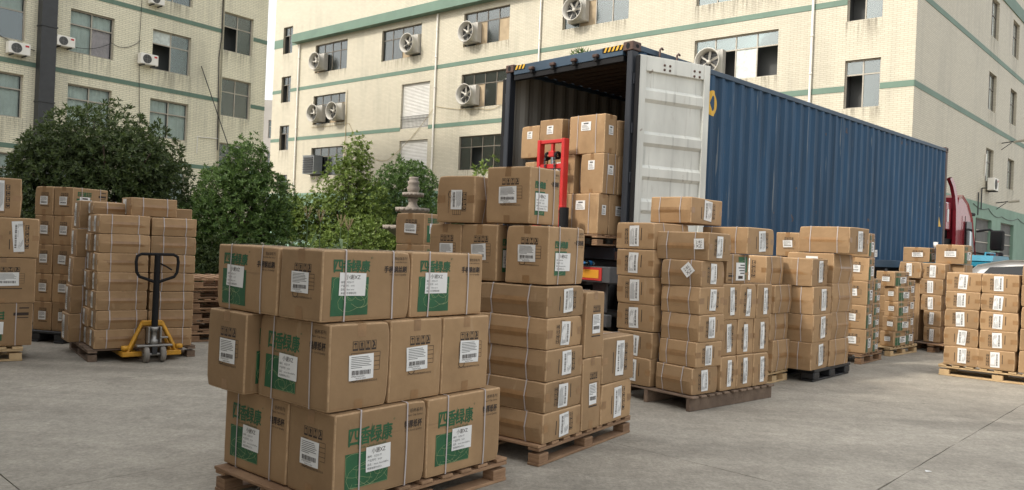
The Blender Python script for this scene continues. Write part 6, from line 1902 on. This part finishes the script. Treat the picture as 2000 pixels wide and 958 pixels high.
def tree(name, label, base, blobs, nclump, nleaf, L, W, m, trunk_r, trunk_h, cat='tree', seed=1, hollow=.55, upbias=.35, rag=1., group='trees and shrubs of the planting bed'):
    rr = random.Random(seed)
    r = empty(name, (base[0], base[1], .08)); tag(r, label, cat, group)
    V = []; Fc = []
    vol = [bx[3] * bx[4] * bx[5] for bx in blobs]; tot = sum(v ** .67 for v in vol)
    tips = []
    for bi, (cx, cy, cz, rx, ry, rz) in enumerate(blobs):
        n = int(nclump * vol[bi] ** .67 / tot)
        for _ in range(n):
            while True:
                d = Vector((rr.gauss(0, 1), rr.gauss(0, 1), rr.gauss(0, 1)))
                if d.length > .1: break
            d.normalize()
            q = hollow + (1.04 - hollow) * rr.random() ** .6
            bump_ = 1 + .16 * noise.noise(Vector((d.x * 2.2 + bi * 3 + seed, d.y * 2.2, d.z * 2.2))) * 1.6 * rag
            q *= bump_
            p = Vector((cx + d.x * rx * q, cy + d.y * ry * q, cz + d.z * rz * q))
            if p.z < .12: continue
            out = Vector((d.x / rx, d.y / ry, d.z / rz)).normalized() + Vector((rr.gauss(0, .35), rr.gauss(0, .35), upbias + rr.gauss(0, .3)))
            leaves(V, Fc, p, out, nleaf, L, W, rr)
            if rr.random() < .02: tips.append(p)
    me = bpy.data.meshes.new('crown'); me.from_pydata([tuple(v) for v in V], [], Fc); me.materials.append(m); me.update()
    o = bpy.data.objects.new('crown', me); COL.objects.link(o); o.parent = r
    b = MB(); top = Vector((rr.uniform(-.1, .1), rr.uniform(-.1, .1), trunk_h))
    b.tube([(0, 0, -.1), (rr.uniform(-.05, .05), rr.uniform(-.05, .05), trunk_h * .5), top], [trunk_r * 1.25, trunk_r, trunk_r * .8], BARK, 9)
    for t in tips[:40]:
        mid = top.lerp(t, .5) + Vector((rr.uniform(-.1, .1), rr.uniform(-.1, .1), rr.uniform(-.05, .15)))
        b.tube([top * rr.uniform(.75, 1.), mid, t], [trunk_r * .45, trunk_r * .25, trunk_r * .08], BARK, 5)
    b.build('trunk', r)
    return r
tree('osmanthus_tree', 'large round dark evergreen tree behind the left stacks', (-7.55, 14.4),
     [(-.05, 0, 1.95, 1.58, 1.4, 1.70), (-1.35, .1, 1.3, 1.1, 1.1, .95), (1.1, -.1, 1.1, .85, 1.0, .9), (-.65, -.2, 2.5, .75, .8, .62), (.5, -.2, 2.55, .75, .8, .6), (-.1, -.5, .9, 1.6, 1.1, .85)],
     13500, 8, .088, .032, LF1, .14, 1.2, seed=3, hollow=.55, rag=.45)
tree('evergreen_shrub', 'mid green loose evergreen tree right of the big round one', (-4.95, 14.2),
     [(-.05, 0, 1.75, .85, .8, .95), (.12, 0, 2.55, .42, .45, .62), (-.65, .1, 1.35, .6, .6, .7), (.35, -.1, .95, .8, .7, .8), (.5, .1, 2.05, .42, .45, .5), (-.4, .1, 2.2, .4, .4, .5)],
     5200, 8, .074, .026, LF2, .08, 1.0, seed=5, hollow=.5, upbias=.6)
tree('flowering_shrub', 'tall feathery light green shrub beside the grey louvred window', (-4.25, 19.5),
     [(.0, 0, 2.2, .75, .7, 1.25), (.28, 0, 3.25, .40, .4, .75), (-.8, .1, 1.75, .75, .6, .75), (-1.35, 0, 1.9, .45, .45, .6), (.7, .0, 1.9, .6, .6, 1.0)],
     3400, 8, .085, .034, LF3, .05, 1.0, seed=8, hollow=.25, upbias=.9)
tree('round_tree', 'round glossy green tree behind the stone fountain', (-2.95, 21.0),
     [(.0, 0, 2.4, 1.05, 1.0, 1.15), (.75, -.2, 1.75, .85, .8, .95), (-.55, 0, 1.9, .8, .8, 1.0), (1.2, -.2, 1.35, .6, .6, .8), (.1, 0, 3.05, .65, .65, .5)],
     3600, 8, .095, .034, LF2, .10, 1.2, seed=12, hollow=.5, upbias=.5)
tree('low_shrub', 'low bright green bush in front of the round tree', (-3.35, 17.6),
     [(.0, 0, 1.05, .95, .7, .85), (.8, .1, 1.0, .6, .6, .75), (-.75, .0, .8, .7, .6, .7)], 3200, 8, .072, .032, LF3, .04, .5, 'shrub', seed=15, hollow=.45, upbias=.5)
tree('low_shrub', 'dark low bush under the left evergreen tree', (-6.0, 13.2),
     [(0, 0, .8, 1.2, .7, .75), (-1.4, .2, .75, 1.1, .7, .7), (1.3, .2, .7, .8, .6, .65)], 2000, 8, .08, .03, LF1, .04, .4, 'shrub', seed=17)
tree('low_shrub', 'small bush peeking out between container post and topmost carton', (-.45, 16.2),
     [(0, 0, 2.2, .55, .5, 1.1), (.1, 0, 1.1, .6, .5, .9)], 450, 8, .10, .04, LF3, .05, 1.4, 'shrub', seed=19)
tree('tall_tree', 'slender tree whose tip shows above the container roof edge', (1.85, 23.5),
     [(0, 0, 5.6, .9, .9, 1.35), (.1, 0, 6.75, .42, .42, .62), (-.5, 0, 4.6, .9, .9, 1.0)], 900, 8, .17, .05, LF2, .10, 4.6, seed=21)
# leafy ground plants: one uncountable mass, plus the maize plants that stand out
rr = random.Random(4); V = []; Fc = []
for _ in range(2800):
    x = rr.uniform(-6.6, -2.2); y = rr.uniform(13.2, 17.0)
    if y < 13.4 + (x + 5) * .5: continue
    z = .09 + rr.uniform(.15, 1.0) * (.75 + .35 * noise.noise(Vector((x * .9, y * .9, 0))))
    leaves(V, Fc, Vector((x, y, z)), Vector((rr.gauss(0, .4), rr.gauss(0, .4) - .3, 1)), 6, .22, .075, rr)
me = bpy.data.meshes.new('leafy_plants'); me.from_pydata([tuple(v) for v in V], [], Fc); me.materials.append(LF4); me.update()
o = bpy.data.objects.new('leafy_plants', me); COL.objects.link(o); tag(o, 'low pale green broad-leaved plants filling the bed', 'plants', kind='stuff')
TASS = mat('maize_tassel', (.30, .225, .13), .9, var=.2, vscale=9)
for k, (x, y, h) in enumerate(((-4.35, 15.0, 1.35), (-3.95, 15.1, 1.75), (-3.72, 15.2, 1.7), (-3.35, 15.2, 1.62), (-3.2, 15.3, 1.55), (-4.75, 15.3, 1.5))):
    r = empty('maize_plant', (x, y, .09), rr.uniform(0, 6))
    tag(r, 'maize plant with drooping leaves, %s from the left in the bed' % ('second', 'third', 'fourth', 'fifth', 'sixth', 'first')[k], 'maize plant', 'maize plants in the bed')
    b = MB(); b.tube([(0, 0, 0), (.02, 0, h)], [.016, .008], LF4, 6); b.build('stalk', r)
    for j in range(8):
        a = j * 2.4; z = h * (.2 + .09 * j); vs = []; ln = rr.uniform(.45, .65)
        for q in range(6):
            t = q / 5; R_ = ln * t; zz = z + .35 * t - .62 * t * t
            w = .032 * math.sin(math.pi * min(.97, t * .85 + .12))
            vs += [(R_ * math.cos(a) - w * math.sin(a), R_ * math.sin(a) + w * math.cos(a), zz), (R_ * math.cos(a) + w * math.sin(a), R_ * math.sin(a) - w * math.cos(a), zz)]
        b = MB(); b.add(vs, [(2 * q, 2 * q + 1, 2 * q + 3, 2 * q + 2) for q in range(5)], LF4, True); b.build('leaf', r)
    if k not in (0,):
        b = MB()
        for j in range(6):
            a = j * 1.05; b.tube([(.02, 0, h), (.02 + .05 * math.cos(a), .05 * math.sin(a), h + .12), (.02 + .09 * math.cos(a), .09 * math.sin(a), h + .24)], .006, TASS, 4)
        b.build('tassel', r)

# ------------------------------------------------------------------ small blue truck, white car, paper cup
CYAN = mat('cyan_paint', (.02, .20, .29), .35, var=.1, vscale=4)
e1p, e2p = axes(46)
bt = empty('small_truck', (10.22, 17.6, 0), yaw(46)); tag(bt, 'small bright blue cargo truck beyond the right cartons', 'truck')
b = MB(); b.prism([(-.8, .35), (-.8, 1.55), (-.7, 1.66), (.35, 1.66), (.52, 1.55), (.78, .95), (.80, .35)], 'y', -.68, .68, CYAN); b.build('cab_body', bt)
b = MB(); b.prism([(-.82, 1.58), (-.74, 1.70), (.38, 1.70), (.58, 1.56)], 'y', -.72, .72, CYAN); b.build('roof_edge', bt)
b = MB(); b.tube([(-.5, -.5, 1.70), (-.5, -.5, 1.76), (.2, -.5, 1.76), (.2, -.5, 1.70)], .018, CYAN, 6); b.build('roof_rail', bt)
b = MB(); b.prism([(-.55, 1.0), (-.55, 1.48), (.30, 1.48), (.52, 1.0)], 'y', -.69, -.682, GLDARK); b.build('side_window', bt)
b = MB(); b.add([(-.806, -.55, 1.0), (-.806, .55, 1.0), (-.806, .55, 1.46), (-.806, -.55, 1.46)], [(0, 1, 2, 3)], GLDARK); b.build('rear_window', bt)
b = MB(); b.cbox(-2.6, -.70, .55, -.86, .70, .60, CYAN, .01); b.cbox(-2.6, -.72, .60, -.86, -.68, .90, CYAN, .01); b.cbox(-2.6, .68, .60, -.86, .72, .90, CYAN, .01); b.build('cargo_bed', bt)
for x in (.3, -2.0):
    for y in (-.62, .62):
        b = MB(); b.lathe((x, y - .08, .29), (0, 1, 0), [(.1, 0), (.27, 0), (.29, .03), (.29, .13), (.27, .16), (.1, .16)], RUB, 20); b.build('wheel', bt)
CARW = mat('car_white_paint', (.82, .81, .78), .35)
cA = empty('white_car', (10.80, 14.45, 0), math.atan2(-.60, .80)); tag(cA, 'white car with dark windows at the right photo edge', 'car')
prof_c = [(-2.2, .35), (-2.22, 1.0), (-2.12, 1.2), (-1.82, 1.50), (-1.35, 1.61), (-.4, 1.64), (.5, 1.55), (1.25, 1.08), (2.1, .92), (2.25, .7), (2.22, .35)]
b = MB(); N = len(prof_c); vs = []
for (y, q) in ((-.72, .93), (-.86, 1.), (.86, 1.), (.72, .93)):
    for (x, z) in prof_c:
        vs.append((x, y * (1 - .18 * max(0, (z - 1.0)) / .62), z if q == 1 else (z - .02)))
fs = [tuple(range(N)), tuple(reversed(range(3 * N, 4 * N)))]
for i in range(3):
    for k in range(N):
        fs.append((i * N + k, (i + 1) * N + k, (i + 1) * N + (k + 1) % N, i * N + (k + 1) % N))
b.add(vs, fs, CARW, False); b.build('car_body', cA)
def cw(x, z, s_): return (x, s_ * (.868 * (1 - .18 * max(0, z - 1.0) / .62)), z)
for s_ in (-1, 1):
    for pts in ([(-1.95, 1.06), (-.95, 1.04), (-.95, 1.52), (-1.62, 1.46)], [(-.88, 1.04), (.05, 1.04), (.05, 1.53), (-.88, 1.51)], [(.12, 1.04), (1.05, 1.06), (.5, 1.47), (.12, 1.53)]):
        b = MB(); b.add([cw(x, z, s_) for x, z in pts], [(0, 1, 2, 3)], GLDARK); b.build('side_window', cA)
b = MB(); b.add([(-2.13, -.7, 1.205), (-2.13, .7, 1.205), (-1.86, .62, 1.475), (-1.86, -.62, 1.475)], [(0, 1, 2, 3)], GLDARK); b.build('rear_window', cA)
for x in (-1.35, 1.4):
    for y in (-.86, .66):
        b = MB(); b.lathe((x, y, .33), (0, 1, 0), [(.14, 0), (.30, 0), (.33, .03), (.33, .17), (.30, .2), (.14, .2)], RUB, 24); b.lathe((x, y - .004, .33), (0, 1, 0), [(.001, 0), (.2, .0), (.2, .02)], STEEL_, 18); b.build('wheel', cA)
cp = empty('paper_cup', (7.36, 13.62, 1.762)); tag(cp, 'white paper cup standing on a far carton top', 'cup')
b = MB(); b.lathe((0, 0, 0), (0, 0, 1), [(.001, 0), (.027, 0), (.038, .095), (.035, .095), (.025, .005)], PAPER, 18); b.build('cup_wall', cp)
b = MB(); b.lathe((0, 0, 0), (0, 0, 1), [(.0375, .092), (.0405, .095), (.0375, .098)], PAPER, 18); b.build('rim', cp)

SCRAP = [(3.05, 5.62, 'larger white paper scrap on the bare concrete at lower right'), (2.93, 4.86, 'small white paper scrap at the bottom photo edge'), (4.35, 6.15, 'tiny paper scrap beside the right concrete joint')]
for k, (x, y, lab) in enumerate(SCRAP):
    r = empty('paper_scrap', (x, y, .003), k * 1.3); tag(r, lab, 'paper scrap', 'paper scraps on the concrete')
    s_ = (.022, .017, .012)[k]
    b = MB(); b.add([(-s_, -s_ * .6, 0), (s_ * .9, -s_ * .8, .004), (s_, s_ * .5, .001), (-s_ * .7, s_ * .7, .006)], [(0, 1, 2, 3)], PAPER); b.build('scrap_sheet', r)
